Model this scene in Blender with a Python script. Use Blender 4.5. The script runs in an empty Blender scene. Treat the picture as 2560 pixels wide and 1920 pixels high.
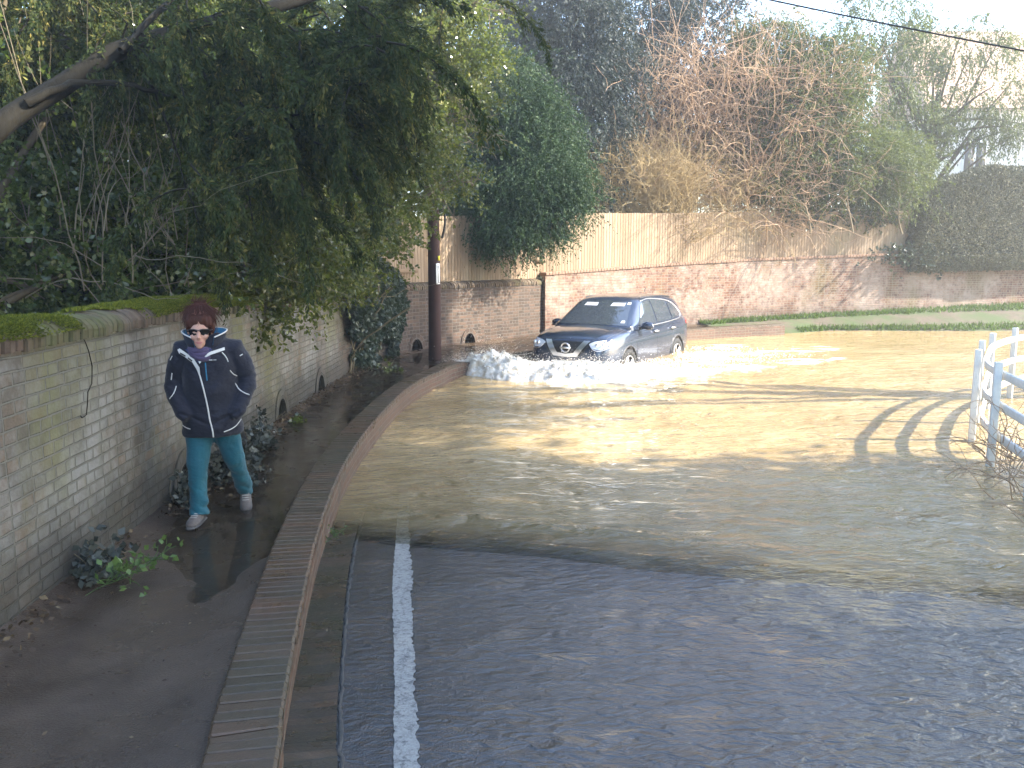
import bpy, bmesh, math, random
import numpy as np
from mathutils import Vector, Matrix
from mathutils.bvhtree import BVHTree
R = math.radians
S = bpy.context.scene
COL = S.collection
rng = np.random.default_rng(7)
random.seed(7)

# ------------------------------------------------------------------ camera, sky, sun, exposure
F, PITCH, H = 835.0, R(8.5), 2.15
cd = bpy.data.cameras.new('camera'); cam = bpy.data.objects.new('camera', cd); COL.objects.link(cam)
cd.sensor_width = 36; cd.lens = F / 1024 * 36; cd.clip_end = 2000; cd.clip_start = .05
cam.location = (0, 0, H); cam.rotation_euler = (R(90) - PITCH, 0, 0)
S.camera = cam
SUN_AZ, SUN_EL = R(95), R(35)
w = bpy.data.worlds.new('World'); S.world = w; w.use_nodes = True
wn = w.node_tree
sky = wn.nodes.new('ShaderNodeTexSky'); sky.sky_type = 'NISHITA'; sky.sun_disc = False
sky.sun_elevation = SUN_EL; sky.sun_rotation = SUN_AZ; sky.dust_density = 1.0; sky.air_density = 1.0
bg = wn.nodes['Background']; bg.inputs['Strength'].default_value = .15
wn.links.new(sky.outputs[0], bg.inputs[0])
sl = bpy.data.lights.new('sun', 'SUN'); so = bpy.data.objects.new('sun', sl); COL.objects.link(so)
sl.energy = 3.6; sl.angle = R(.8); sl.color = (1, .93, .82)
sd = Vector((math.sin(SUN_AZ) * math.cos(SUN_EL), math.cos(SUN_AZ) * math.cos(SUN_EL), math.sin(SUN_EL)))
so.rotation_euler = sd.to_track_quat('Z', 'Y').to_euler()
vs = S.view_settings; vs.view_transform = 'Standard'; vs.look = 'None'; vs.exposure = 2.5; vs.gamma = 1

# ------------------------------------------------------------------ helpers
def ray(sx, sy):                        # direction of a photo point (2560 wide)
    u = sx * .4 - 512; v = 384 - sy * .4
    return Vector((u, F * math.cos(PITCH) + v * math.sin(PITCH), -F * math.sin(PITCH) + v * math.cos(PITCH)))
def P(sx, sy, z=0.):                    # where it meets the level z
    r = ray(sx, sy); t = (z - H) / r.z
    return Vector((r.x * t, r.y * t, z))
def D(sx, sy, y):                       # where it meets the depth y
    r = ray(sx, sy); t = y / r.y
    return Vector((r.x * t, y, H + r.z * t))
def tag(o, label=None, cat=None, group=None, kind=None):
    if label: o['label'] = label
    if cat: o['category'] = cat
    if group: o['group'] = group
    if kind: o['kind'] = kind
    return o
def thing(name, label, cat, loc=(0, 0, 0), group=None, kind=None, rz=0):
    o = bpy.data.objects.new(name, None); COL.objects.link(o); o.location = loc; o.rotation_euler.z = rz
    o.empty_display_size = .1
    return tag(o, label, cat, group, kind)
def mesh(name, V, Fs, m, parent=None, uv=None, smooth=False, attrs=None):
    me = bpy.data.meshes.new(name)
    V = np.asarray(V, dtype=np.float32).reshape(-1, 3)
    if isinstance(Fs, np.ndarray):
        k = Fs.shape[1]; n = Fs.shape[0]
        me.vertices.add(len(V)); me.vertices.foreach_set('co', V.ravel())
        me.loops.add(n * k); me.loops.foreach_set('vertex_index', Fs.astype(np.int32).ravel())
        me.polygons.add(n); me.polygons.foreach_set('loop_start', np.arange(0, n * k, k, dtype=np.int32))
        me.update(calc_edges=True)
    else:
        me.from_pydata(V.tolist(), [], Fs)
    if uv is not None:                  # per-vertex uv
        ul = me.uv_layers.new(name='UVMap')
        vi = np.zeros(len(me.loops), dtype=np.int32); me.loops.foreach_get('vertex_index', vi)
        ul.data.foreach_set('uv', np.asarray(uv, dtype=np.float32)[vi].ravel())
    if attrs:
        for k, (dom, arr) in attrs.items():
            a = me.attributes.new(k, 'FLOAT', dom); a.data.foreach_set('value', np.asarray(arr, dtype=np.float32))
    if smooth: me.polygons.foreach_set('use_smooth', np.ones(len(me.polygons), dtype=bool))
    me.update()
    if m: me.materials.append(m)
    o = bpy.data.objects.new(name, me); COL.objects.link(o)
    if parent: o.parent = parent; o.matrix_parent_inverse = Matrix.Identity(4)
    return o
def local(o):                           # give a part world-space vertices under a moved parent
    if o.parent:
        q = o.parent
        M = Matrix.Translation(q.location) @ q.rotation_euler.to_matrix().to_4x4()
        while q.parent:
            q = q.parent; M = (Matrix.Translation(q.location) @ q.rotation_euler.to_matrix().to_4x4()) @ M
        o.data.transform(M.inverted())
    return o
def hsh(i, j, s):
    n = (i * 374761393 + j * 668265263 + s * 982451653) & 0x7fffffff
    n = ((n ^ (n >> 13)) * 1274126177) & 0x7fffffff
    return ((n ^ (n >> 16)) & 0xffff) / 65535.0
def vn(x, y, s=0):                      # value noise, numpy
    x = np.asarray(x, float); y = np.asarray(y, float)
    xi = np.floor(x).astype(np.int64); yi = np.floor(y).astype(np.int64)
    fx = x - xi; fy = y - yi; fx = fx * fx * (3 - 2 * fx); fy = fy * fy * (3 - 2 * fy)
    a = hsh(xi, yi, s); b = hsh(xi + 1, yi, s); c = hsh(xi, yi + 1, s); d = hsh(xi + 1, yi + 1, s)
    return (a * (1 - fx) + b * fx) * (1 - fy) + (c * (1 - fx) + d * fx) * fy
def fbm(x, y, s=0, o=4):
    r = 0; a = .5; t = 0
    for k in range(o):
        r = r + a * vn(x * 2 ** k, y * 2 ** k, s + k); t += a; a *= .5
    return r / t
def spline(pts, ds=.05):                # Catmull-Rom through points, resampled
    p = [np.array(q, float) for q in pts]
    p = [2 * p[0] - p[1]] + p + [2 * p[-1] - p[-2]]
    out = []
    for i in range(1, len(p) - 2):
        for t in np.linspace(0, 1, 40, endpoint=False):
            a, b, c, d = p[i - 1:i + 3]
            out.append(.5 * (2 * b + (c - a) * t + (2 * a - 5 * b + 4 * c - d) * t * t + (3 * b - a - 3 * c + d) * t ** 3))
    out.append(p[-2]); out = np.array(out)
    L = np.r_[0, np.cumsum(np.linalg.norm(np.diff(out[:, :2], axis=0), axis=1))]
    n = max(2, int(L[-1] / ds) + 1); s = np.linspace(0, L[-1], n)
    return np.stack([np.interp(s, L, out[:, k]) for k in range(out.shape[1])], 1), s
def rightn(p):                          # unit normals on the right-hand side
    d = np.gradient(p[:, :2], axis=0); d /= np.linalg.norm(d, axis=1)[:, None]
    return np.stack([d[:, 1], -d[:, 0]], 1)
def gridfaces(nu, nv, mask=None):
    i, j = np.meshgrid(np.arange(nu - 1), np.arange(nv - 1), indexing='ij')
    a = (i * nv + j).ravel(); f = np.stack([a, a + nv, a + nv + 1, a + 1], 1)
    return f if mask is None else f[mask.ravel()]
def tubes(polys, radii, k=5):           # many tapered tubes in one mesh
    V = []; Fq = []; b = 0
    for p, r in zip(polys, radii):
        p = np.asarray(p, float); n = len(p); r = np.broadcast_to(np.asarray(r, float), (n,))
        d = np.gradient(p, axis=0); d /= np.linalg.norm(d, axis=1)[:, None] + 1e-9
        up = np.array([.13, .21, 1.]) if abs(d[0][2]) < .9 else np.array([1., .2, .1])
        u = np.cross(d, up); u /= np.linalg.norm(u, axis=1)[:, None] + 1e-9; v = np.cross(d, u)
        a = np.arange(k) * 2 * math.pi / k
        ring = p[:, None] + r[:, None, None] * (np.cos(a)[None, :, None] * u[:, None] + np.sin(a)[None, :, None] * v[:, None])
        V.append(ring.reshape(-1, 3))
        i, j = np.meshgrid(np.arange(n - 1), np.arange(k), indexing='ij')
        j2 = (j + 1) % k
        Fq.append(np.stack([b + i * k + j, b + i * k + j2, b + (i + 1) * k + j2, b + (i + 1) * k + j], -1).reshape(-1, 4))
        b += n * k
    return np.concatenate(V), np.concatenate(Fq)
def boxes(L):                           # list of (center, size, rotz)
    V = []; Fq = []
    c = np.array([[-1, -1, -1], [1, -1, -1], [1, 1, -1], [-1, 1, -1], [-1, -1, 1], [1, -1, 1], [1, 1, 1], [-1, 1, 1]]) * .5
    f = np.array([[0, 3, 2, 1], [4, 5, 6, 7], [0, 1, 5, 4], [1, 2, 6, 5], [2, 3, 7, 6], [3, 0, 4, 7]])
    for i, (ce, sz, rz) in enumerate(L):
        v = c * np.array(sz); cs, sn = math.cos(rz), math.sin(rz)
        v = np.stack([v[:, 0] * cs - v[:, 1] * sn, v[:, 0] * sn + v[:, 1] * cs, v[:, 2]], 1) + np.array(ce)
        V.append(v); Fq.append(f + 8 * i)
    return np.concatenate(V), np.concatenate(Fq)
def bevel(o, wdt=.01, seg=2):
    m = o.modifiers.new('b', 'BEVEL'); m.width = wdt; m.segments = seg; m.limit_method = 'ANGLE'; return o

# ------------------------------------------------------------------ materials
class M:
    def __init__(s, name, rough=.6, col=(.5, .5, .5), spec=.5, metal=0):
        s.m = bpy.data.materials.new(name); s.m.use_nodes = True; s.t = s.m.node_tree
        s.b = s.t.nodes['Principled BSDF']; s.set(Roughness=rough, Metallic=metal); s.b.inputs['Base Color'].default_value = (*col, 1)
        s.b.inputs['Specular IOR Level'].default_value = spec
    def set(s, **k):
        for a, v in k.items(): s.b.inputs[a.replace('_', ' ')].default_value = v
    def n(s, typ, **k):
        nd = s.t.nodes.new('ShaderNode' + typ)
        for a, v in k.items():
            if a in nd.inputs.keys(): nd.inputs[a].default_value = v
            elif a.replace('_', ' ') in nd.inputs.keys(): nd.inputs[a.replace('_', ' ')].default_value = v
            else: setattr(nd, a, v)
        return nd
    def l(s, a, b): s.t.links.new(a, b)
    def coord(s, kind='Object', scale=(1, 1, 1), rot=(0, 0, 0)):
        tc = s.n('TexCoord'); mp = s.n('Mapping'); mp.inputs['Scale'].default_value = scale; mp.inputs['Rotation'].default_value = rot
        s.l(tc.outputs[kind], mp.inputs[0]); return mp.outputs[0]
    def noise(s, vec, scale, detail=4, rough=.6, dist=0):
        nn = s.n('TexNoise', Scale=scale, Detail=detail, Roughness=rough, Distortion=dist); s.l(vec, nn.inputs['Vector']); return nn.outputs['Fac']
    def ramp(s, fac, *st):
        r = s.n('ValToRGB'); e = r.color_ramp.elements
        while len(e) < len(st): e.new(.5)
        for k, (p, c) in enumerate(st):
            e[k].position = p; e[k].color = (*c, 1) if isinstance(c, tuple) else (c, c, c, 1)
        s.l(fac, r.inputs[0]); return r.outputs[0]
    def mix(s, fac, a, b, bt='MIX'):
        x = s.n('Mix', data_type='RGBA', blend_type=bt)
        for v, i in ((fac, 0), (a, 6), (b, 7)):
            if isinstance(v, (int, float)): x.inputs[i].default_value = v
            elif isinstance(v, tuple): x.inputs[i].default_value = (*v, 1)
            else: s.l(v, x.inputs[i])
        return x.outputs[2]
    def math(s, op, a, b=0., clamp=False):
        x = s.n('Math', operation=op); x.use_clamp = clamp
        for v, i in ((a, 0), (b, 1)):
            if isinstance(v, (int, float)): x.inputs[i].default_value = v
            else: s.l(v, x.inputs[i])
        return x.outputs[0]
    def base(s, c): s.l(c, s.b.inputs['Base Color'])
    def rough(s, c): s.l(c, s.b.inputs['Roughness'])
    def bump(s, h, strength=.5, dist=.01, prev=None):
        b = s.n('Bump', Strength=strength, Distance=dist); s.l(h, b.inputs['Height'])
        if prev: s.l(prev, b.inputs['Normal'])
        s.l(b.outputs[0], s.b.inputs['Normal']); s.l(b.outputs[0], s.b.inputs['Coat Normal']); return b.outputs[0]
def simple(name, col, rough=.6, metal=0, spec=.5, var=.15, scale=8):
    m = M(name, rough, col, spec, metal); v = m.coord()
    n = m.noise(v, scale, 4)
    m.base(m.mix(n, tuple(c * (1 - var) for c in col), tuple(min(1, c * (1 + var)) for c in col)))
    return m.m
def leafmat(name, stops, rough=.35, trans=.35, tcol=(.25, .35, .05), spec=.5):
    m = M(name, rough, spec=spec)
    at = m.n('Attribute', attribute_name='rnd')
    v = m.coord(); big = m.noise(v, .9, 3)
    f = m.math('ADD', m.math('MULTIPLY', at.outputs['Fac'], .65), m.math('MULTIPLY', big, .4))
    c = m.ramp(f, *stops); m.base(c)
    tr = m.n('BsdfTranslucent'); m.l(m.mix(.5, c, tcol, 'MIX'), tr.inputs[0])
    mx = m.n('MixShader'); mx.inputs[0].default_value = trans
    m.l(m.b.outputs[0], mx.inputs[1]); m.l(tr.outputs[0], mx.inputs[2])
    m.l(mx.outputs[0], m.t.nodes['Material Output'].inputs[0])
    return m.m
def brickmat(name, c1, c2, c3, mortar, pale=None, algae=None, damp=0., bw=.225, bh=.075, pale_amt=.5, rough=.9, squash=1, uvrot=0, palescale=1.3, redder=False):
    m = M(name, rough, spec=.25)
    uv = m.coord('UV'); 
    if uvrot: uv = m.coord('UV', rot=(0, 0, R(90)))
    ob = m.coord('Object')
    wob = m.n('TexNoise', Scale=3., Detail=3.); m.l(uv, wob.inputs['Vector'])
    off = m.n('VectorMath', operation='MULTIPLY_ADD'); m.l(wob.outputs['Color'], off.inputs[0])
    off.inputs[1].default_value = (.025, .025, 0); m.l(uv, off.inputs[2]); uvw = off.outputs[0]
    br = m.n('TexBrick', Scale=1., Mortar_Size=.008, Mortar_Smooth=.4, Brick_Width=bw, Row_Height=bh)
    br.inputs['Bias'].default_value = 0; br.offset = .5; br.squash = .55; br.squash_frequency = 2
    br.inputs['Color1'].default_value = (0, 0, 0, 1); br.inputs['Color2'].default_value = (1, 1, 1, 1); br.inputs['Mortar'].default_value = (.5, .5, .5, 1)
    m.l(uvw, br.inputs['Vector'])
    fine = m.noise(ob, 45, 5, .7); med = m.noise(ob, 7, 5, .65); bigp = m.noise(ob, palescale, 6, .65)
    bc = m.ramp(br.outputs['Color'], (0, c1), (.5, c2), (1, c3))
    bc = m.mix(m.math('MULTIPLY', fine, .8), bc, tuple(.55 * a for a in c1))
    if pale:
        pf = m.math('MULTIPLY', m.ramp(m.math('ADD', m.math('MULTIPLY', bigp, .6), m.math('MULTIPLY', med, .45)), (.44, 0.), (.62, 1.)), pale_amt)
        bc = m.mix(pf, bc, pale)
    if algae:
        al = m.noise(m.coord('Object', (1, 1, .35)), 1.1, 5, .6)
        bc = m.mix(m.math('MULTIPLY', m.ramp(al, (.5, 0.), (.66, 1.)), .65), bc, algae)
    mt = m.mix(m.noise(ob, 2.2, 4), mortar, tuple(.6 * a for a in mortar))
    c = m.mix(br.outputs['Fac'], bc, mt)
    if damp:
        sp = m.n('SeparateXYZ'); m.l(ob, sp.inputs[0])
        dz = m.math('ADD', sp.outputs[2], m.math('MULTIPLY', m.noise(ob, 2.5, 4), -.5))
        df = m.ramp(dz, (0., damp), (.33, 0.))
        c = m.mix(df, c, (.035, .032, .026))
    if redder:
        sy = m.n('SeparateXYZ'); m.l(ob, sy.inputs[0]); c = m.mix(m.ramp(m.math('ADD', m.math('MULTIPLY', sy.outputs[1], .04), m.math('MULTIPLY', m.noise(ob, 1.2, 5), .45)), (.58, 0.), (.72, .95)), c, m.mix(br.outputs['Fac'], m.mix(br.outputs['Color'], (.055, .040, .032), (.125, .080, .058)), (.16, .145, .12)))
    m.base(c)
    b1 = m.bump(m.math('SUBTRACT', 1, br.outputs['Fac']), 1., .025)
    m.bump(m.math('ADD', fine, m.math('MULTIPLY', med, 1.5)), .5, .012, b1)
    return m.m
def barkmat(name, c1, c2, scale=12, rough=.85):
    m = M(name, rough, spec=.2); n = m.noise(m.coord('Object', (1, 1, .3)), scale, 6, .7)
    m.base(m.mix(m.noise(m.coord(), 2, 3), m.mix(n, c1, c2), tuple(.6 * a for a in c2))); m.bump(n, .8, .02); return m.m

# ------------------------------------------------------------------ plan of the place
MAINW = [(-2.35, -2.5), (-2.5, 1), (-2.62, 4), (-2.76, 7), (-2.83, 10), (-2.82, 12.5), (-2.7, 15), (-2.2, 17.4), (-.98, 19.2), (.0, 20.5), (1.1, 21.95)]
RIGHTW = [(.85, 21.45), (2.5, 22.75), (4.6, 24.2), (7.4, 25.8), (10, 26.7), (13.2, 27.5), (18, 29), (26, 32), (36, 36)]
def q_of(x, y): return (y - 6.0) + .29 * (x + .5)       # distance past the waterline
def zroad(x, y):
    q = q_of(x, y)
    z = -np.where(q < 0, q * .052, q * .062)
    return np.maximum(z, -.62) + .012 * (fbm(x * .8, y * .8, 3) - .5) * 2 + .005 * (fbm(x * 3.5, y * 3.5, 13, 3) - .5) * 2
LOWSRC = [(696, 1920), (701, 1847), (721, 1698), (746, 1573), (768, 1449), (790, 1345), (819, 1256), (853, 1167), (891, 1108), (925, 1066), (952, 1034), (1005, 977), (1047, 948), (1098, 927), (1161, 904)]
lp = [P(a, b, .27) for a, b in LOWSRC]
lq = [(p.x, p.y) for p in lp]; lq = [lq[0]] + [tuple((np.array(lq[i - 1]) + 2 * np.array(lq[i]) + np.array(lq[i + 1])) / 4) for i in range(1, len(lq) - 1)] + [lq[-1]]
_d = (np.array(lq[3]) - np.array(lq[0])) / (lq[3][1] - lq[0][1])
LOWW = [tuple(np.array(lq[0]) - _d * 5.2 + np.array((-.25, 0))), tuple(np.array(lq[0]) - _d * 1.8 + np.array((-.04, 0)))] + lq + [(.55, 18.0), (2.7, 20.6), (5.2, 22.6), (7.85, 24.0)]
lowp, lows = spline(LOWW, .04); mainp, mains = spline(MAINW, .05); rightp, rights = spline(RIGHTW, .06)
def lowz(y):
    return np.interp(y, [-3, 2.5, 6, 15.3, 16.2, 20.5, 22, 25], [.34, .31, .27, .27, .16, .16, .29, .31])
pathz = lambda y: np.interp(y, [-3, 2, 4.6, 5.6, 30], [.33, .262, .222, .192, .185])

# ------------------------------------------------------------------ ground, road, path, water
m = M('garden_soil', .95); n = m.noise(m.coord(), 3, 6, .7); m.base(m.ramp(n, (.3, (.025, .02, .013)), (.6, (.06, .05, .028)), (.75, (.05, .07, .02)))); m.bump(n, 1, .05); SOIL = m.m
g = np.linspace(-400, 400, 60); X, Y = np.meshgrid(g, g, indexing='ij')
tag(mesh('ground', np.stack([X, Y, -1.3 + 0 * X], -1), gridfaces(60, 60), SOIL), kind='structure')
# garden behind the walls, banked up
for nm, pl, zz in (('garden_ground', mainp, .55), ('raised_garden', rightp, 1.5)):
    nn = rightn(pl)[::10]; pp = pl[::10, :2]
    offs = np.array([.18, 1, 2.5, 5, 9, 16, 30, 60, 120.])
    base = pp[:, None] - nn[:, None] * offs[None, :, None]
    z = zz + .02 * offs[None] + .25 * (fbm(base[..., 0] * .6, base[..., 1] * .6, 5) - .5)
    if nm == 'raised_garden': z = z + np.linspace(0, .7, len(pp))[:, None]
    tag(mesh(nm, np.concatenate([base, z[..., None]], -1), gridfaces(len(pp), len(offs))[:, ::-1], SOIL, smooth=True), kind='structure')

m = M('wet_asphalt', .1, spec=1.0); m.set(**{'Coat Weight': .7, 'Coat IOR': 1.4, 'Coat Roughness': .05})
v = m.coord(); fine = m.noise(v, 170, 3, .7); big = m.noise(v, 1.1, 5)
agg = m.n('TexVoronoi', Scale=110.); m.l(v, agg.inputs['Vector'])
m.base(m.mix(m.math('MULTIPLY', m.ramp(agg.outputs['Distance'], (.1, 1.), (.5, 0.)), .35), m.mix(big, (.009, .009, .009), (.019, .018, .017)), (.075, .07, .066)))
m.rough(m.ramp(m.noise(m.coord('Object', (.5, 1, 1)), 2.3, 4), (.35, .03), (.7, .10)))
rip = m.noise(m.coord('Object', (.5, 1, 1)), 14, 2, .5, .9)
rip2 = m.noise(m.coord('Object', (.5, 1, 1)), 62, 3, .6, .3)
sepx = m.n('SeparateXYZ'); m.l(v, sepx.inputs[0]); flow = m.ramp(m.math('ADD', m.math('MULTIPLY', sepx.outputs[0], .28), m.noise(m.coord('Object', (.5, 1, 1)), .9, 3)), (.38, .28), (1., 1.))
h1 = m.bump(m.math('MULTIPLY', m.math('ADD', m.math('MULTIPLY', rip, 1.), m.math('MULTIPLY', rip2, .16)), flow), 1., .052)
m.bump(m.math('ADD', fine, m.math('MULTIPLY', agg.outputs['Distance'], 1.2)), .5, .005, h1)
ROAD = m.m
xs = np.concatenate([np.linspace(-1.6, 5, 90), np.linspace(5.2, 34, 40)]); ys = np.concatenate([np.linspace(-3, 9, 110), np.linspace(9.3, 34, 50)])
X, Y = np.meshgrid(xs, ys, indexing='ij')
Z = zroad(X, Y)
Z = np.where(X > 4.9, np.maximum(Z - 2 * np.clip(X - 4.9, 0, .25), -.9), Z)
tag(mesh('road', np.stack([X, Y, Z], -1), gridfaces(len(xs), len(ys)), ROAD, smooth=True), kind='structure')

# strips that follow the low wall: channel, kerb line, white line
def strip(name, pl, offs, zf, m, y0=-9, y1=99, parent=None, nz=0, smooth=True):
    nn = rightn(pl); k = (pl[:, 1] > y0) & (pl[:, 1] < y1); p = pl[k, :2]; nn = nn[k]
    L = np.r_[0, np.cumsum(np.linalg.norm(np.diff(p, axis=0), axis=1))]
    offs = np.array(offs, float)
    b = p[:, None] + nn[:, None] * offs[None, :, None]
    z = zf(b[..., 0], b[..., 1], offs[None] + 0 * b[..., 0])
    uv = np.stack([L[:, None] + 0 * offs[None], offs[None] + 0 * L[:, None]], -1)
    return mesh(name, np.concatenate([b, z[..., None]], -1), gridfaces(len(p), len(offs)), m, parent, uv=uv.reshape(-1, 2), smooth=smooth)
m = M('wet_channel_brick', .3, spec=.5); uvc = m.coord('UV')
br = m.n('TexBrick', Scale=1., Mortar_Size=.005, Mortar_Smooth=.4, Brick_Width=.075, Row_Height=.22); m.l(uvc, br.inputs['Vector'])
br.inputs['Color1'].default_value = (.05, .038, .025, 1); br.inputs['Color2'].default_value = (.085, .055, .035, 1); br.inputs['Mortar'].default_value = (.03, .03, .024, 1)
gr = m.noise(m.coord(), 2.5, 5); m.base(m.mix(m.ramp(gr, (.4, 0.), (.65, .8)), br.outputs['Color'], (.035, .038, .022)))
m.rough(m.ramp(m.noise(m.coord(), 6, 4), (.3, .12), (.7, .5)))
b1 = m.bump(br.outputs['Fac'], -.5, .006); m.bump(m.noise(m.coord(), 60, 5), .35, .01, b1)
CHAN = m.m
tag(strip('drainage_channel', lowp, [-.05, 0, .07, .14, .21], lambda x, y, o: zroad(x, y) + .014 - .006 * np.sin((o + .05) / .26 * math.pi), CHAN, y1=13), kind='structure')
m = M('kerb_concrete', .45, spec=.4); n = m.noise(m.coord(), 25, 6, .75); m.base(m.ramp(n, (.3, (.05, .05, .045)), (.55, (.06, .057, .05)), (.75, (.11, .105, .09)))); m.bump(n, .8, .01); KERB = m.m
def kz(x, y, o):
    return zroad(x, y) + np.where((o < .215) | (o > .232), .001, .005)
o = strip('kerb', lowp, [.214, .217, .224, .230, .233], kz, KERB, y1=12)
co = np.array([v.co[:] for v in o.data.vertices]); wv = (fbm(co[:, 0] * 30, co[:, 1] * 30, 2) - .5) * .035
for v, a in zip(o.data.vertices, wv): v.co.x += a
tag(o, kind='structure')
m = M('road_paint', .5, spec=.4); v = m.coord(); n = m.noise(v, 60, 5, .75); m.base(m.mix(m.ramp(n, (.45, 0.), (.7, .7)), (.72, .71, .66), (.3, .29, .27)))
m.base(m.mix(m.ramp(m.noise(v, 26, 6, .85), (.50, 0.), (.60, .85)), m.mix(m.ramp(n, (.4, 0.), (.65, .7)), (.38, .37, .33), (.19, .18, .165)), (.06, .058, .055)))
m.bump(n, .6, .01); m.rough(m.ramp(n, (.3, .2), (.7, .6))); PAINT = m.m
LINE = [(987, 1052, 1990), (985, 1052, 1920), (986, 1036, 1723), (984, 1034, 1600), (981, 1029, 1464), (989, 1025, 1360), (994, 1020, 1290), (1001, 1022, 1220), (1015, 1035, 1150), (1040, 1056, 1080)]
VL = []; 
ctrl = []
for a, b, yy in LINE:
    z0 = .1
    for _ in range(6):
        pa = P(a, yy, z0); pb = P(b, yy, z0); z0 = float(zroad(np.array((pa.x + pb.x) / 2), np.array(pa.y)))
        z0 = max(z0, -.2)
    ctrl.append((pa.x, pa.y, pb.x, pb.y))
cl, s_ = spline(ctrl, .012)
e = (fbm(s_ * 30, s_ * 0, 4, 5) - .5) * .016; e2 = (fbm(s_ * 37, s_ * 0 + 5, 9, 5) - .5) * .034 + (fbm(s_ * 5, s_ * 0 + 5, 19, 2) - .5) * .02
A = cl[:, :2] + np.stack([e, e * 0], 1); B = cl[:, 2:4] + np.stack([e2, e2 * 0], 1)
rows = np.stack([A, A * .5 + B * .5, B], 1); z = zroad(rows[..., 0], rows[..., 1]) + .006
tag(mesh('road_marking', np.concatenate([rows, z[..., None]], -1), gridfaces(len(rows), 3), PAINT, smooth=True), kind='structure')

# path
m = M('wet_path', .3, spec=.4); v = m.coord(); f2 = m.noise(v, 130, 4, .75); bg_ = m.noise(v, 1.6, 5)
ag = m.n('TexVoronoi', Scale=95.); m.l(v, ag.inputs['Vector'])
m.base(m.mix(m.math('MULTIPLY', m.ramp(ag.outputs['Distance'], (.08, 1.), (.45, 0.)), .4), m.ramp(bg_, (.35, (.045, .030, .019)), (.55, (.078, .055, .036)), (.7, (.10, .07, .046))), (.11, .1, .085)))
m.rough(m.ramp(m.noise(v, 2.4, 5), (.38, .18), (.65, .55))); m.bump(m.math('ADD', f2, ag.outputs['Distance']), .5, .006); PATHM = m.m
K = 340
def lofted(p, n): 
    L = np.r_[0, np.cumsum(np.linalg.norm(np.diff(p[:, :2], axis=0), axis=1))]; s = np.linspace(0, L[-1], n)
    return np.stack([np.interp(s, L, p[:, k]) for k in range(2)], 1)
mp_all = np.concatenate([mainp[:, :2], rightp[(rights > .5) & (rights < 8)][:, :2]])
pa = lofted(mp_all, K); pb = lofted(lowp - np.c_[rightn(lowp) * .1], K)
t = np.linspace(0, 1, 26); G = pa[:, None] * (1 - t)[None, :, None] + pb[:, None] * t[None, :, None]
z = pathz(G[..., 1]) + .018 * (fbm(G[..., 0] * 2.5, G[..., 1] * 1.5, 8) - .5) * 2 + .05 * np.clip((.2 - t) / .2, 0, 1)[None] ** 1.5 - .02 * np.exp(-((t - .55) / .25) ** 2)[None]
tag(mesh('footpath', np.concatenate([G, z[..., None]], -1), gridfaces(K, 26), PATHM, smooth=True), kind='structure')
m = M('puddle_water', .03, (.035, .024, .013), spec=.5); v = m.coord('Object', (1, .6, 1)); m.bump(m.noise(v, 7, 3), .06, .02)
m.set(Alpha=.55); PUD = m.m
z = 0 * G[..., 0] + .2
k0 = 60
tag(mesh('puddle', np.concatenate([G, z[..., None]], -1)[k0:], gridfaces(K - k0, 26), PUD, smooth=True), kind='structure')

# flood water
m = M('flood_water', .06, spec=.5)
at = m.n('Attribute', attribute_name='depth'); v = m.coord()
mud = m.ramp(m.noise(m.coord('Object', (.5, 1, 1)), .7, 5, .6), (.3, (.28, .195, .085)), (.7, (.40, .295, .145)))
fo = m.n('Attribute', attribute_name='foam'); fof = m.ramp(m.math('ADD', fo.outputs['Fac'], m.math('MULTIPLY', m.math('SUBTRACT', m.noise(m.coord('Object', (.7, 1, 1)), 16, 4, .7), .5), 1.1)), (.47, 0.), (.8, 1.))
m.base(m.mix(fof, mud, (.78, .75, .68))); m.rough(m.math('ADD', .05, m.math('MULTIPLY', fof, .5)))
ra = m.noise(m.coord('Object', (.62, 1.25, 1)), 3.2, 3, .5, .9); rb = m.noise(m.coord('Object', (.55, 1.3, 1)), 10.5, 3, .55, .6)
m.bump(m.math('ADD', ra, m.math('MULTIPLY', rb, .30)), 1., .10)
gl = m.n('BsdfTransparent'); gl.inputs[0].default_value = (.93, .9, .8, 1)
fr = m.n('Fresnel', IOR=1.33); gg = m.n('BsdfGlossy', Roughness=.05)
bn = [x for x in m.t.nodes if x.bl_idname == 'ShaderNodeBump'][0]
m.l(bn.outputs[0], fr.inputs['Normal']); m.l(bn.outputs[0], gg.inputs['Normal'])
m1 = m.n('MixShader'); m.l(fr.outputs[0], m1.inputs[0]); m.l(gl.outputs[0], m1.inputs[1]); m.l(gg.outputs[0], m1.inputs[2])
tb = m.math('SUBTRACT', 1, m.math('POWER', 2.718, m.math('MULTIPLY', at.outputs['Fac'], -20)), clamp=True)
m2 = m.n('MixShader'); m.l(tb, m2.inputs[0]); m.l(m1.outputs[0], m2.inputs[1]); m.l(m.b.outputs[0], m2.inputs[2])
m.l(m2.outputs[0], m.t.nodes['Material Output'].inputs[0]); WATER = m.m
xs = np.concatenate([np.linspace(-2.2, 7, 260), np.linspace(7.1, 60, 90)]); ys = np.concatenate([np.linspace(2.5, 9, 260), np.linspace(9.05, 32, 260)])
X, Y = np.meshgrid(xs, ys, indexing='ij'); q = q_of(X, Y)
dep = np.maximum(-zroad(X, Y), 0)
wob = (fbm(X * .5, Y * .3, 11) - .5) * 1.2
Z = .0 + .008 * np.sin(q * 9 + wob * 6) * np.exp(-np.clip(q, 0, 9) * .6)
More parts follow.
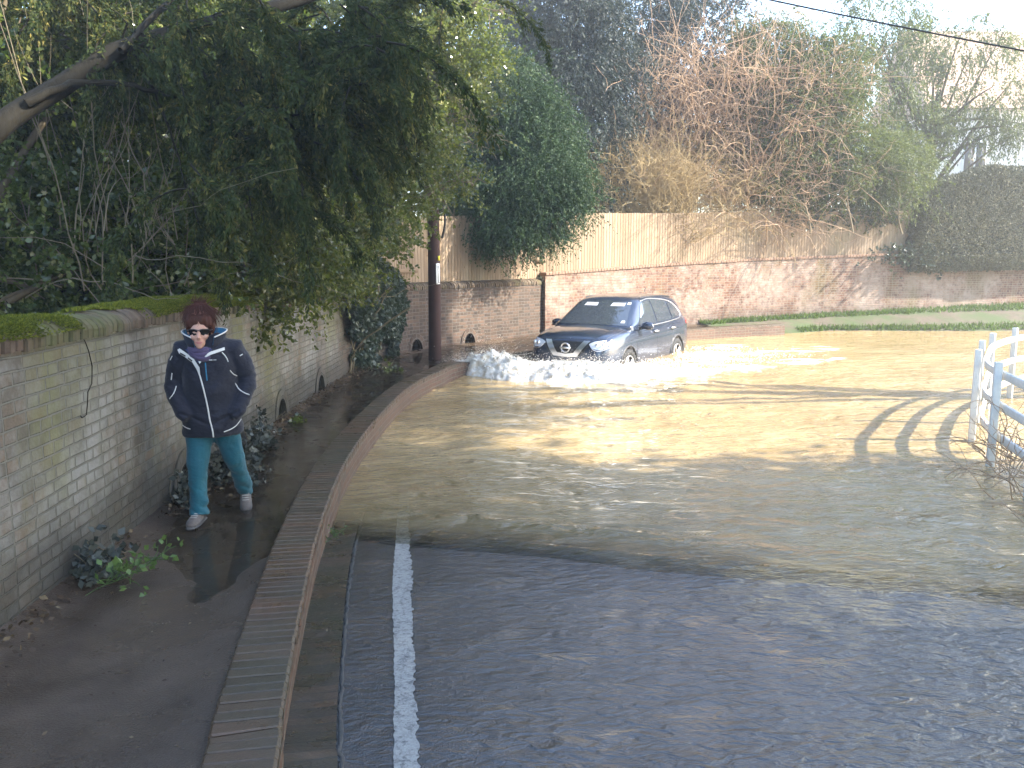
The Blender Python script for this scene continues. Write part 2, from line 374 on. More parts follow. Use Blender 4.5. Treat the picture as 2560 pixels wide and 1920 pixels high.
Z += .006 * np.exp(-((q + .02 + wob * .3) / .12) ** 2) + .026 * np.exp(-((q - .34 - wob * .35) / .055) ** 2) * (.4 + .6 * vn(X * .9, Y * .3, 3))
Z += .024 * np.exp(-((q - .85 - wob * .4) / .08) ** 2) * np.clip(vn(X * 1.1, Y * .5, 7) * 2 - .7, 0, 1)
def near_poly(X, Y, pts):
    d = np.full(X.shape, 99.)
    for a, b in zip(pts[:-1], pts[1:]):
        a = np.array(a); b = np.array(b); ab = b - a; t = np.clip(((X - a[0]) * ab[0] + (Y - a[1]) * ab[1]) / (ab @ ab), 0, 1)
        d = np.minimum(d, np.hypot(X - a[0] - t * ab[0], Y - a[1] - t * ab[1]))
    return d
dw = near_poly(X, Y, [(3.0, 16.6), (3.9, 17.6), (4.6, 18.9), (5.3, 20.6)]); dw2 = near_poly(X, Y, [(4.6, 18.9), (6.2, 19.3), (7.6, 20.3)]); db = near_poly(X, Y, [(-.9, 15.7), (.5, 15.5), (2.2, 15.3), (4.3, 16.5), (7.2, 18.3)])
chop = np.exp(-(dw / .75) ** 2) + .8 * np.exp(-(dw2 / .5) ** 2)
foam = np.clip((chop * .62 + .62 * np.exp(-(db / .32) ** 2) + 2.4 * (fbm(X * 2.2, Y * 4.5, 91, 5) - .5) - .36) * 1.8, 0, 1) * np.clip((chop + np.exp(-(db / .6) ** 2)) * 2, 0, 1)
foam = np.maximum(foam, np.clip((np.exp(-(near_poly(X, Y, [(-1.1, 15.2), (-.2, 14.9), (2.4, 14.4)]) / .55) ** 2) * .8 + 2.2 * (fbm(X * 3, Y * 6, 95, 5) - .5) - .75) * 2.5, 0, 1) * .7)
fr_ = np.hypot(X - 1.6, Y - 16.2)
amp = .03 * np.exp(-((fr_ - 3) / 3.) ** 2) + .008
Z += amp * (fbm(X * 1.6, Y * 2.6, 21) - .5) * 2 * np.clip(q / 2, 0, 1)
Z += .10 * chop * (fbm(X * 2.4, Y * 3.6, 61, 5) - .42)
Z += .022 * np.sin(fr_ * 5.5 + 2 * wob) * np.exp(-fr_ / 3.5) * (fr_ > 1)
tag(mesh('flood_water', np.stack([X, Y, Z], -1), gridfaces(len(xs), len(ys)), WATER, smooth=True, attrs={'depth': ('POINT', dep.ravel()), 'foam': ('POINT', foam.ravel())}), kind='structure')

# verge along the far wall
m = M('verge_earth', .9); v = m.coord(); n = m.noise(v, 6, 6, .7)
m.base(m.mix(m.ramp(m.noise(v, 1.2, 4), (.4, 0.), (.6, 1.)), m.ramp(n, (.3, (.06, .045, .03)), (.7, (.12, .095, .065))), (.05, .075, .02))); m.bump(n, .8, .03); VERGE = m.m
def rwz(x): return np.interp(x, [0, 3, 7.4, 13.2, 18, 30], [.1, .18, .3, .49, .6, 1.0])
nn = rightn(rightp); k = (rightp[:, 0] > 5.5); vpr = rightp[k, :2]; nr = nn[k]
tt = np.linspace(0, 1, 14)
vedge = np.stack([vpr[:, 0] + .9, np.interp(vpr[:, 0], [5.5, 7.4, 9, 13, 18, 36], [24.2, 24.4, 25.3, 25.0, 25.4, 27])], 1)
G2 = vpr[:, None] * (1 - tt)[None, :, None] + vedge[:, None] * tt[None, :, None]
z2 = (rwz(vpr[:, 0])[:, None] + .03) * (1 - tt[None] ** 1.3) - .04 * tt[None] + .05 * (fbm(G2[..., 0] * 1.5, G2[..., 1] * 2, 4) - .5)
z2 = z2 * 1.0
tag(mesh('grass_verge', np.concatenate([G2, z2[..., None]], -1)[::2], gridfaces(len(vpr[::2]), 14), VERGE, smooth=True), kind='structure')
# far road side beyond the water on the right

# ------------------------------------------------------------------ brick walls
BR_LEFT = brickmat('old_brick', (.12, .105, .080), (.175, .152, .115), (.22, .155, .10), (.21, .20, .16), pale=(.27, .265, .24), algae=(.15, .15, .06), damp=.75, pale_amt=.85, redder=True)
BR_FAR = brickmat('red_brick', (.12, .062, .045), (.23, .11, .07), (.31, .18, .11), (.36, .31, .24), pale=(.42, .33, .27), algae=(.13, .10, .035), damp=.35, pale_amt=.8, palescale=.7)
BR_LOW = brickmat('low_wall_brick', (.20, .09, .055), (.29, .145, .085), (.17, .11, .075), (.40, .36, .28), pale=(.34, .25, .18), damp=.45, rough=.6, pale_amt=.25)
BR_COPE = brickmat('coping_brick', (.10, .07, .05), (.16, .11, .075), (.2, .14, .09), (.12, .10, .07), pale=(.16, .145, .11), algae=(.09, .11, .03), bw=.5, bh=.5)
DARK = simple('culvert_dark', (.012, .011, .01), .9)
def wall_face(name, pl, s, z0, z1, thick, m, parent, holes=(), dz=.05, hole_r=.2, hh=.25):
    nn = rightn(pl); n = len(pl); nz = 36
    t = np.linspace(0, 1, nz)
    a = z0(pl); b = z1(pl)
    z = a[:, None] + (b - a)[:, None] * t[None]
    wav = .012 * (fbm(s[:, None] * 1.3 + 0 * z, z * 1.3, 31) - .5) * 2
    xy = pl[:, None, :2] + nn[:, None] * wav[..., None]
    Vf = np.concatenate([xy, z[..., None]], -1)
    uvf = np.stack([s[:, None] + 0 * z, z], -1)
    f = gridfaces(n, nz)
    if len(holes):
        sc = (s[:-1] + s[1:])[:, None] / 2 + 0 * z[:-1, :-1]; zc = (z[:-1, :-1] + z[1:, 1:]) / 2
        keep = np.ones_like(sc, bool)
        for hs, hz in holes:
            keep &= ~(((sc - hs) / (hole_r + .035)) ** 2 + (np.maximum(zc - hz, 0) / (hh + .035)) ** 2 < 1)
        f = f[keep.ravel()]
    f = f
    top = b; off = pl[:, :2] - nn * thick
    # top, back and the two ends
    V2 = np.concatenate([np.c_[pl[:, :2], b], np.c_[off, b], np.c_[off, a - .3]]); uv2 = np.concatenate([np.c_[s, b], np.c_[s, b + thick], np.c_[s, a]])
    i = np.arange(n - 1)
    f2 = np.concatenate([np.stack([i, i + n, i + n + 1, i + 1], 1), np.stack([i + n, i + 2 * n, i + 2 * n + 1, i + n + 1], 1)])[:, ::-1]
    V3 = []; uv3 = []; f3 = []
    for q, e in enumerate((0, n - 1)):
        V3 += [[*pl[e, :2], a[e]], [*off[e], a[e]], [*off[e], b[e]], [*pl[e, :2], b[e]]]
        uv3 += [[0, a[e]], [thick, a[e]], [thick, b[e]], [0, b[e]]]; f3.append([4 * q, 4 * q + 1, 4 * q + 2, 4 * q + 3] if q == 0 else [4 * q + 3, 4 * q + 2, 4 * q + 1, 4 * q])
    n1 = n * nz
    V = np.concatenate([Vf.reshape(-1, 3), V2, np.array(V3)]); UV = np.concatenate([uvf.reshape(-1, 2), uv2, np.array(uv3)])
    FF = np.concatenate([f[:, ::-1][:, ::-1], f2 + n1, np.array(f3) + n1 + len(V2)])
    return mesh(name, V, FF, m, parent, uv=UV)
def at_s(pl, s, x):
    p = np.array([np.interp(x, s, pl[:, k]) for k in range(2)]); q = np.array([np.interp(x + .05, s, pl[:, k]) for k in range(2)])
    d = (q - p) / np.linalg.norm(q - p); return p, d, np.array([d[1], -d[0]])
def arch(parent, pl, s, hs, hz, r, hh, m):
    p, d, nr = at_s(pl, s, hs)
    V = []; Fq = []; UV = []; na = 17
    for i in range(na):
        a = math.pi * i / (na - 1)
        for k, (rr, o) in enumerate(((r, -.10), (r, .016), (r + .12, .016), (r + .12, -.02))):
            hr = hh / r
            xx = rr * math.cos(a); zz = (rr - r) * math.sin(a) + r * hr * math.sin(a)
            q = p + d * xx + nr * o; V.append((q[0], q[1], hz + zz)); UV.append((a * (r + .06), k * .1 + .01))
    for i in range(na - 1):
        for k in range(3):
            b = i * 4 + k; Fq.append((b, b + 1, b + 5, b + 4))
    rg = mesh('arch_ring', V, Fq, m, parent, uv=UV)
    V = []; Fq = []; 
    for i in range(na):
        a = math.pi * i / (na - 1)
        for o in (-.09, -.9):
            q = p + d * (r * .999) * math.cos(a) + nr * o; V.append((q[0], q[1], hz - .1 * (math.sin(a) < .01) + hh * math.sin(a)))
    for i in range(na - 1): Fq.append((2 * i, 2 * i + 2, 2 * i + 3, 2 * i + 1))
    Fq.append([2 * i + 1 for i in range(na)])
    mesh('culvert', V, Fq, DARK, parent)
    return rg
def coping_mesh(name, pl, s, ztop, thick, m, parent, bl=.075, prof='round', s0=0, s1=999, over=.03, hgt=.13, jit=.009):
    V = []; Fq = []; UV = []; b = 0
    nn = rightn(pl); S1 = min(s1, s[-1]); x = s0; k = 0; rr = random.Random(5)
    while x < S1 - bl:
        l = bl * rr.uniform(.92, 1.06); g = .011 if prof == 'round' else .005
        dz = rr.uniform(-jit, jit); do = rr.uniform(-jit, jit)
        for e, xx in enumerate((x, x + .006, x + l - g - .006, x + l - g)):
            ins = .010 if e in (0, 3) else 0
            p = np.array([np.interp(xx, s, pl[:, 0]), np.interp(xx, s, pl[:, 1])]); n_ = np.array([np.interp(xx, s, nn[:, 0]), np.interp(xx, s, nn[:, 1])])
            zt = np.interp(xx, s, ztop) + dz
            if prof == 'round':
                prf = [(over, -.005), (over + .004, hgt * .35)] + [((-thick / 2) + (thick / 2 + over) * math.cos(a), hgt * .35 + hgt * .65 * math.sin(a)) for a in np.linspace(.25, math.pi - .25, 7)] + [(-thick - over, -.005)]
            else:
                prf = [(over, -hgt), (over, -.012), (over - .012, 0), (-thick + .012, 0), (-thick, -.012), (-thick, -hgt)]
            for (o, h) in prf:
                cxx = -thick / 2
                o2 = cxx + (o - cxx) * (1 - ins / .16) + do; h2 = h - ins * (.6 if h > .01 or prof != 'round' else 0)
                q = p + n_ * o2; V.append((q[0], q[1], zt + h2)); UV.append((k * .5 + .12 + .2 * e / 3, .1 + .25 * (o + thick) / .5))
        np_ = len(prf)
        for e in range(3):
            for i in range(np_ - 1):
                a = b + e * np_ + i; Fq.append((a, a + np_, a + np_ + 1, a + 1))
        Fq.append([b + i for i in range(np_)]); Fq.append([b + 3 * np_ + i for i in range(np_)][::-1])
        b += 4 * np_; x += l; k += 1
    return mesh(name, V, Fq, m, parent, uv=UV)

lw = thing('garden_wall', 'tall weathered brick garden wall with mossy rounded coping beside the footpath', 'brick wall', (-2.6, 4, .2))
def moved(o): return local(o)
mz1 = lambda p: np.interp(p[:, 1], [-3, 4, 7, 10, 12, 15, 22], [1.62, 1.67, 1.66, 1.58, 1.53, 1.5, 1.52])
mz0 = lambda p: .05 + 0 * p[:, 0]
def s_at_src(pl, s, sx, sy, z=.2):      # arc position nearest to the point a photo position meets
    q = P(sx, sy, z); return float(s[np.argmin((pl[:, 0] - q.x) ** 2 + (pl[:, 1] - q.y) ** 2)])
def s_col(pl, s, sx):                   # where the wall crosses a photo column
    r_ = ray(sx, 900); return float(s[np.argmin(np.abs(pl[:, 0] * r_.y - pl[:, 1] * r_.x) + 1e3 * (pl[:, 1] < 2))])
HOLES = [(s_col(mainp, mains, c), .2) for c in (448, 698, 800, 900, 1043, 1175)]
moved(wall_face('brickwork', mainp, mains, mz0, mz1, .32, BR_LEFT, lw, HOLES))
# the far reach of this wall is redder brick
for hs, hz in HOLES: moved(arch(lw, mainp, mains, hs, hz, .2, .26, BR_LEFT))
moved(coping_mesh('coping', mainp, mains, mz1(mainp), .32, BR_COPE, lw, s0=0, hgt=.145))
# moss cushions on the coping
def tufts(pos, nrm, L, W, rs=3):
    r = np.random.default_rng(rs); n = len(pos)
    d = nrm + r.normal(0, .45, (n, 3)); d /= np.linalg.norm(d, axis=1)[:, None]
    s_ = np.cross(d, r.normal(0, 1, (n, 3))); s_ /= np.linalg.norm(s_, axis=1)[:, None]
    L = L * r.uniform(.6, 1.4, n)[:, None]; W = W * r.uniform(.6, 1.4, n)[:, None]
    return np.stack([pos - s_ * W, pos + s_ * W, pos + d * L], 1).reshape(-1, 3), np.arange(n * 3).reshape(n, 3), r.uniform(0, 1, n)
MOSS = leafmat('moss', ((.25, (.05, .06, .008)), (.55, (.12, .135, .015)), (.85, (.21, .21, .03))), .9, .15, spec=.1)
n = 210000; ss = rng.uniform(5.0, 16.5, n); oo = rng.uniform(-.36, .045, n)
px_ = np.stack([np.interp(ss, mains, mainp[:, 0]), np.interp(ss, mains, mainp[:, 1])], 1); nn0 = rightn(mainp); nx_ = np.stack([np.interp(ss, mains, nn0[:, 0]), np.interp(ss, mains, nn0[:, 1])], 1)
uu = np.clip((oo + .16) / .2, -1, 1); hh_ = .052 + .092 * np.sqrt(np.clip(1 - uu ** 2, 0, 1))
cov = fbm(ss * .8, oo * 1.5, 41, 4) + .085 + .05 * np.clip(-uu, -.9, 1) - .045 * np.clip((ss - 11) / 3, 0, 1) + .07 * (rng.random(n) - .5)
k = cov > .37
lump = .022 * np.clip(fbm(ss * 9, oo * 9, 8, 3) * 1.3 + (cov - .46) * 3, 0, 1.5)
ps = np.c_[px_ + nx_ * oo[:, None], np.interp(ss, mains, mz1(mainp)) + hh_ + lump]
nr_ = np.c_[nx_ * uu[:, None], np.sqrt(1 - np.clip(uu ** 2, 0, .95))]
V, f, r_ = tufts(ps[k], nr_[k], .016, .006)
moved(mesh('moss', V, f, MOSS, lw, attrs={'rnd': ('FACE', r_)}))

rw = thing('retaining_wall', 'long sunlit red brick retaining wall curving away under the wooden fence', 'brick wall', (2.5, 22.8, .2))
rz1 = lambda p: np.interp(p[:, 0], [.8, 2.5, 4.6, 7.4, 13.2, 18, 30], [1.74, 1.84, 1.97, 2.10, 2.30, 2.42, 2.8])
rz0 = lambda p: -.15 + 0 * p[:, 0]
moved(wall_face('brickwork', rightp, rights, rz0, rz1, .34, BR_FAR, rw))
moved(coping_mesh('coping', rightp, rights, rz1(rightp) + .07, .34, simple('far_coping', (.24, .15, .10), .9, var=.4, scale=9), rw, bl=.11, prof='flat', s1=13.5, over=.03, hgt=.068, jit=.004))

# low wall between path and road
low = thing('low_wall', 'knee high curving brick wall with wet coping between footpath and flooded road', 'low wall', (-1.0, 6, .1))
nl = rightn(lowp); nzr = 14; tz = np.linspace(0, 1, nzr)
topz = lowz(lowp[:, 1]) - .03
zz = -.7 + (topz + .7)[:, None] * tz[None]
o = mesh('brickwork', np.concatenate([lowp[:, None, :2] + 0 * zz[..., None], zz[..., None]], -1), gridfaces(len(lowp), nzr), BR_LOW, low, uv=np.stack([lows[:, None] + 0 * zz, zz + .02], -1).reshape(-1, 2))
moved(o)
bk = lowp[:, :2] - nl * .27; z_ = np.stack([topz, topz, 0 * topz - .1], 1)
o = mesh('rear_brickwork', np.stack([np.c_[bk, topz], np.c_[bk, 0 * topz - .2]], 1), gridfaces(len(lowp), 2), BR_LOW, low, uv=np.stack([np.stack([lows, topz], 1), np.stack([lows, 0 * topz], 1)], 1).reshape(-1, 2)); moved(o)
e_ = len(lowp) - 1; pe, de, ne = at_s(lowp, lows, lows[-1] - .06)
o = mesh('end_face', [(*lowp[e_, :2], -.7), (*bk[e_], -.7), (*bk[e_], topz[e_]), (*lowp[e_, :2], topz[e_])], [(0, 1, 2, 3)], BR_LOW, low, uv=[(0, 0), (.27, 0), (.27, .9), (0, .9)]); moved(o)
m = M('wet_coping_brick', .25, spec=.5); v = m.coord(); uvn = m.coord('UV')
rb_ = m.n('TexWhiteNoise'); fl = m.n('VectorMath', operation='FLOOR'); sc = m.n('VectorMath', operation='SCALE'); sc.inputs['Scale'].default_value = 2.
m.l(uvn, sc.inputs[0]); m.l(sc.outputs[0], fl.inputs[0]); m.l(fl.outputs[0], rb_.inputs['Vector'])
spx = m.n('SeparateXYZ'); m.l(v, spx.inputs[0])
c = m.ramp(rb_.outputs['Value'], (0, (.070, .043, .024)), (.5, (.090, .057, .032)), (1, (.115, .062, .034)))
nearg = m.math('MULTIPLY', m.ramp(spx.outputs[1], (0, 1.), (1, 0.)), .75)   # algae on the near length (object origin at y = 6)
c = m.mix(m.math('MULTIPLY', m.ramp(m.noise(v, 1.4, 5), (.35, 0.), (.6, 1.)), .6), c, (.058, .052, .028)); m.base(c)
m.rough(m.ramp(m.noise(v, 3, 4), (.35, .22), (.65, .55))); m.bump(m.noise(v, 55, 5, .7), .5, .01)
moved(coping_mesh('coping', lowp, lows, lowz(lowp[:, 1]), .28, m.m, low, bl=.078, prof='flat', over=.0, hgt=.07, jit=.0028))

# ------------------------------------------------------------------ close-board fence
m = M('fence_timber', .8, spec=.2); v = m.coord(); at = m.n('Attribute', attribute_name='rnd')
gr = m.noise(m.coord('Object', (14, 14, 1.2)), 3, 5, .7)
c = m.ramp(at.outputs['Fac'], (0, (.24, .175, .115)), (.5, (.29, .22, .15)), (1, (.34, .265, .185)))
c = m.mix(m.math('MULTIPLY', gr, .55), c, (.17, .105, .058))
kn = m.n('TexVoronoi', Scale=1.); m.l(m.coord('Object', (7, 7, 3.4)), kn.inputs['Vector'])
c = m.mix(m.ramp(kn.outputs['Distance'], (.05, .9), (.11, 0.)), c, (.11, .055, .03))
c = m.mix(m.math('MULTIPLY', m.ramp(m.noise(v, .8, 4), (.5, 0.), (.7, 1.)), .35), c, (.14, .14, .07))
m.base(c); m.bump(gr, .3, .01); TIMB = m.m
fp = np.concatenate([mainp[(mains > 18.2)][:-12], rightp[(rights > .4) & (rightp[:, 0] < 13.1)]])
fp = np.c_[fp[:, :2] - rightn(fp) * .16, fp[:, 1]]
fL = np.r_[0, np.cumsum(np.linalg.norm(np.diff(fp[:, :2], axis=0), axis=1))]
fence = thing('board_fence', 'tall close boarded timber fence standing on top of the brick wall', 'fence', (2.5, 23, 1.8))
V = []; Fq = []; rn = []; x = 0; b = 0; rr = random.Random(3)
ftop = lambda x: float(np.interp(x, [-2, 0, 2, 4.6, 7.4, 13.2], [3.05, 3.22, 3.36, 3.46, 3.60, 3.70]))
fbot = lambda x: float(np.interp(x, [-2.5, 1.0, 1.1, 2.5, 4.6, 7.4, 13.2], [1.66, 1.66, 1.83, 1.9, 2.02, 2.15, 2.36]))
while x < fL[-1] - .1:
    p = np.array([np.interp(x, fL, fp[:, 0]), np.interp(x, fL, fp[:, 1])]); q = np.array([np.interp(x + .105, fL, fp[:, 0]), np.interp(x + .105, fL, fp[:, 1])])
    d = (q - p) / np.linalg.norm(q - p); nr = np.array([d[1], -d[0]]); zt = ftop(p[0]) + rr.uniform(-.006, .006); zb = fbot(p[0])
    a0, a1 = .019, .011
    for (u, o) in ((0, a0), (.112, a1), (.112, -.004), (0, -.004)):
        k = p + d * u + nr * o; V += [(k[0], k[1], zb), (k[0], k[1], zt)]
    for i in range(4): j = (i + 1) % 4; Fq.append((b + 2 * i, b + 2 * j, b + 2 * j + 1, b + 2 * i + 1))
    Fq.append((b + 1, b + 3, b + 5, b + 7)); rn += [rr.random()] * 5; b += 8; x += .1
moved(mesh('boards', V, Fq, TIMB, fence, attrs={'rnd': ('FACE', rn)}))
GB = []
for i in range(0, len(fp) - 20, 60):
    for fz in (.25, 1.1):
        a_, b_ = fp[i], fp[min(i + 60, len(fp) - 1)]; nr = rightn(fp)[i]; c_ = (a_[:2] + b_[:2]) / 2 - nr * .16; L_ = np.linalg.norm(b_[:2] - a_[:2]); an = math.atan2(b_[1] - a_[1], b_[0] - a_[0])
        GB.append(((c_[0], c_[1], fbot(c_[0]) + fz), (L_, .05, .09), an))
for g_ in GB: V, f = boxes([g_]); moved(mesh('rail', V, f, TIMB, fence))
for i in list(range(10, len(fp), 44)) + [len(fp) - 3]:
    nr = rightn(fp)[i]; c_ = fp[i, :2] - nr * .1; V, f = boxes([((c_[0], c_[1], fbot(c_[0]) + .66), (.09, .09, 1.5), .5)]); moved(mesh('post', V, f, TIMB, fence))

# ------------------------------------------------------------------ utility pole and cable
pb_ = P(1087, 897, .2)
pole = thing('utility_pole', 'dark brown wooden utility pole with a white plate at the bend of the wall', 'utility pole', (pb_.x, pb_.y, 0))
m = M('creosoted_timber', .75, spec=.3); v = m.coord('Object', (9, 9, .5)); nz_ = m.noise(v, 2, 6, .7); sp = m.n('SeparateXYZ'); m.l(m.coord(), sp.inputs[0])
zc = m.math('ADD', m.math('MULTIPLY', sp.outputs[2], .1), m.math('MULTIPLY', nz_, .12))
m.base(m.mix(m.math('MULTIPLY', nz_, .6), m.ramp(zc, (.05, (.045, .018, .014)), (.40, (.065, .028, .022)), (.6, (.20, .13, .09))), (.02, .012, .01))); m.bump(nz_, .6, .01)
hz = np.linspace(-.3, 8.6, 24)
V, f = tubes([np.c_[.012 * np.sin(hz), 0 * hz, hz]], [np.interp(hz, [0, 8.6], [.128, .092])], 20); mesh('shaft', V, f, m.m, pole, smooth=True)
BLK = simple('black_rubber', (.015, .015, .015), .5); WHT = simple('white_enamel', (.8, .8, .78), .35, var=.04); YEL = simple('yellow_enamel', (.75, .6, .03), .4, var=.05)
V, f = boxes([((.092, -.105, 1.87), (.085, .02, .40), .72)]); o = mesh('number_plate', V, f, WHT, pole); bevel(o, .004)
V, f = boxes([((.100, -.113, 1.87), (.006, .018, .33), .72)]); o2 = mesh('plate_text', V, f, simple('grey_print', (.25, .25, .25), .5), o)
V, f = boxes([((.112, -.085, 2.17), (.045, .012, .09), .8)]); mesh('warning_tag', V, f, YEL, pole)
tz = np.linspace(0, 1, 20)
V, f = tubes([np.stack([.13 + .0 * tz, 0 * tz - .03, 8.4 - 5.0 * tz], 1), np.stack([.13 + .12 * np.sin(tz * math.pi * .8) ** 1.2 - .02 * tz, 0 * tz - .04, 3.45 - .9 * tz], 1)], [.018, .022], 8)
mesh('cable', V, f, BLK, pole, smooth=True)
GAL = simple('galvanised', (.45, .46, .47), .4, .6)
for z_ in (3.3, 3.42, 4.5, 5.6): V, f = boxes([((.12, -.04, z_), (.07, .1, .02), 0)]); mesh('cable_clip', V, f, GAL, pole)
V, f = boxes([((0, -.12, 8.1), (1.3, .09, .11), .3)]); mesh('crossarm', V, f, m.m, pole)
a_, c_ = D(1880, -10, 14.2), D(2560, 127, 12.8)
dx = (c_ - a_)
t_ = np.linspace(-1.4, 3.2, 40)[:, None]; pts = np.array(a_)[None] + np.array(dx)[None] * t_; pts[:, 2] += .05 * (t_[:, 0] * (t_[:, 0] - 1))
V, f = tubes([pts], [.013], 6); tag(mesh('overhead_cable', V, f, BLK, smooth=True), 'thin black overhead cable slanting across the sky at top right', 'cable')

# ------------------------------------------------------------------ rail fence at the ford on the right
WP = simple('weathered_white_paint', (.72, .70, .64), .7, var=.25, scale=14)
ctrl = [Vector(a) for a in ((4.32, 5.9, 0), (4.54, 6.6, 0), (4.78, 7.4, 0), (5.22, 8.9, 0), (5.5, 9.6, 0), (5.9, 10.3, 0), (6.8, 11.7, 0), (7.98, 12.97, 0), (9.6, 14.0, 0))]
fp2, fs2 = spline([(p.x, p.y) for p in ctrl], .05)
rf = thing('rail_fence', 'sunlit white painted post and rail fence beside the ford at the right edge', 'rail fence', (ctrl[1].x, ctrl[1].y, 0))
n2 = rightn(fp2)
for z_, hh2 in ((.30, .085), (.62, .085), (.95, .085)):
    sec = [(-.02, -hh2 / 2), (.02, -hh2 / 2), (.02, hh2 / 2), (-.02, hh2 / 2)]
    V = np.concatenate([np.c_[fp2[:, :2] + n2 * o_, np.full(len(fp2), z_ + h_)] for o_, h_ in sec]); n_ = len(fp2); i = np.arange(n_ - 1)
    f = np.concatenate([np.stack([i + a * n_, i + 1 + a * n_, i + 1 + ((a + 1) % 4) * n_, i + ((a + 1) % 4) * n_], 1) for a in range(4)])
    bevel(moved(mesh('rail', V, f, WP, rf)), .006)
sx = .15
while sx < fs2[-1]:
    p, d, nr = at_s(fp2, fs2, sx); V, f = boxes([((*(p - nr * .085), .30), (.075, .075, 1.6), math.atan2(d[1], d[0]))]); bevel(moved(mesh('post', V, f, WP, rf)), .01); sx += 1.3

# ------------------------------------------------------------------ foliage tools
def unit(a): return a / (np.linalg.norm(a, axis=-1, keepdims=True) + 1e-9)
def leafgeo(pos, ax, nr, L, W):
    s_ = unit(np.cross(ax, nr)); L = L[:, None]; W = W[:, None]
    mid = pos + ax * L * .45 + nr * L * .06
    V = np.stack([pos, mid + s_ * W, pos + ax * L, mid - s_ * W], 1)
    return V.reshape(-1, 3), np.arange(len(pos) * 4).reshape(-1, 4)
def sprays(r, starts, dirs, length, nl, L, W, droop=.4, jit=.9, flat=0.):
    """leaves set along short twigs that start at 'starts' and bend down"""
    n = len(starts); t = r.uniform(.05, 1, (n, nl)); ln = length * r.uniform(.6, 1.3, (n, 1))
    d = unit(dirs)[:, None]; p = starts[:, None] + d * (t * ln)[..., None]
    p[..., 2] -= droop * (t * ln) ** 1.6
    p = p + r.normal(0, .012, p.shape)
    dd = np.broadcast_to(d, p.shape).copy(); dd[..., 2] -= droop * t * 1.3
    ax = unit(dd + jit * r.normal(0, 1, p.shape)); 
    nr = r.normal(0, 1, p.shape); nr[..., 2] += flat; nr = unit(nr)
    rn = np.clip(r.random((n, 1)) * .5 + r.random((n, nl)) * .5, 0, 1)
    sz = r.uniform(.65, 1.25, (n, nl))
    return p.reshape(-1, 3), ax.reshape(-1, 3), nr.reshape(-1, 3), (L * sz).ravel(), (W * sz).ravel(), rn.ravel()
def inball(r, n, c, rad, shell=.35):
    d = unit(r.normal(0, 1, (n, 3))); return np.array(c) + d * np.array(rad) * (shell + (1 - shell) * r.random((n, 1)) ** .6), d
def clumped(r, blobs, nclump, per, csize, down=0., out=.7, clumpsd=1.):
    S_, D_ = [], []
    vol = np.array([b[1][0] * b[1][1] * b[1][2] for b in blobs]) ** .75; cnt = np.maximum(1, (nclump * vol / vol.sum()).astype(int))
    for (c, rad), k in zip(blobs, cnt):
        cc, dd = inball(r, k, c, rad)
        o = r.normal(0, csize, (k, per, 3)) * np.array([1, 1, .7]); st = cc[:, None] + o
        di = unit(out * dd[:, None] + unit(r.normal(0, 1, (k, per, 3))) * .8 + np.array([0, 0, -down]))
        S_.append(st.reshape(-1, 3)); D_.append(di.reshape(-1, 3))
    return np.concatenate(S_), np.concatenate(D_)
def crown(name, r, starts, dirs, m, parent, **k):
    p, ax, nr, L, W, rn = sprays(r, starts, dirs, **k); V, f = leafgeo(p, ax, nr, L, W)
    return mesh(name, V, f, m, parent, attrs={'rnd': ('FACE', rn)})
def wander(r, a, d, n, step, turn=.25, grav=0., k=0):
    p = [np.array(a, float)]; d = unit(np.array(d, float))
    for i in range(n): d = unit(d + r.normal(0, turn, 3) + np.array([0, 0, grav])); p.append(p[-1] + d * step)
    return np.array(p)
def limbs(r, base, targets, r0, h0=.3):
    """trunk from base and limbs that rise out of it to the targets"""
    T = []; Rr = []
    top = np.mean(targets, 0); tr = np.array([base, base * .6 + top * .4 + r.normal(0, .1, 3), top]); tr[1][:2] = tr[0][:2] * .75 + top[:2] * .25
    sp_, _ = spline([tuple(a) for a in np.c_[tr, tr[:, 2]]], .25); ts = np.linspace(0, 1, 14)[:, None]
    tp = (1 - ts) ** 2 * tr[0] + 2 * ts * (1 - ts) * tr[1] + ts ** 2 * tr[2]
    T.append(tp); Rr.append(np.linspace(r0, r0 * .35, 14))
    for q in targets:
        a = tp[r.integers(4, 12)]; m_ = (a + q) / 2 + np.array([0, 0, .12 * np.linalg.norm(q - a)]) + r.normal(0, .08, 3); tt_ = np.linspace(0, 1, 8)[:, None]
        T.append((1 - tt_) ** 2 * a + 2 * tt_ * (1 - tt_) * m_ + tt_ ** 2 * q); Rr.append(np.linspace(r0 * .4, r0 * .08, 8))
    return T, Rr
YEW = leafmat('yew_needles', ((.2, (.016, .027, .010)), (.5, (.034, .050, .017)), (.7, (.08, .088, .025)), (.9, (.26, .20, .06))), .85, .3, (.09, .10, .015), .08)  # golden top stop puts sunlit tips into the needle colour
YEWL = leafmat('golden_yew_needles', ((.2, (.03, .05, .02)), (.5, (.06, .085, .028)), (.75, (.12, .14, .04)), (.95, (.22, .21, .07))), .55, .35, (.2, .24, .05), .3)
BLUEC = leafmat('dark_conifer_needles', ((.2, (.020, .030, .030)), (.5, (.036, .050, .046)), (.75, (.065, .078, .062)), (.95, (.13, .13, .09))), .55, .2, (.06, .09, .04), .3)
HOLLY = leafmat('holly_leaves', ((.2, (.03, .045, .015)), (.5, (.075, .095, .024)), (.7, (.18, .19, .045)), (.88, (.48, .44, .17))), .2, .45, (.22, .28, .04), .6)  # brightest stop stands for glints off the glossy leaves
HOLLYD = leafmat('dark_glossy_leaves', ((.2, (.018, .032, .010)), (.5, (.050, .075, .019)), (.7, (.14, .165, .04)), (.88, (.40, .38, .14))), .18, .4, (.2, .28, .04), .7)  # top stop raised to paint in leaf glints
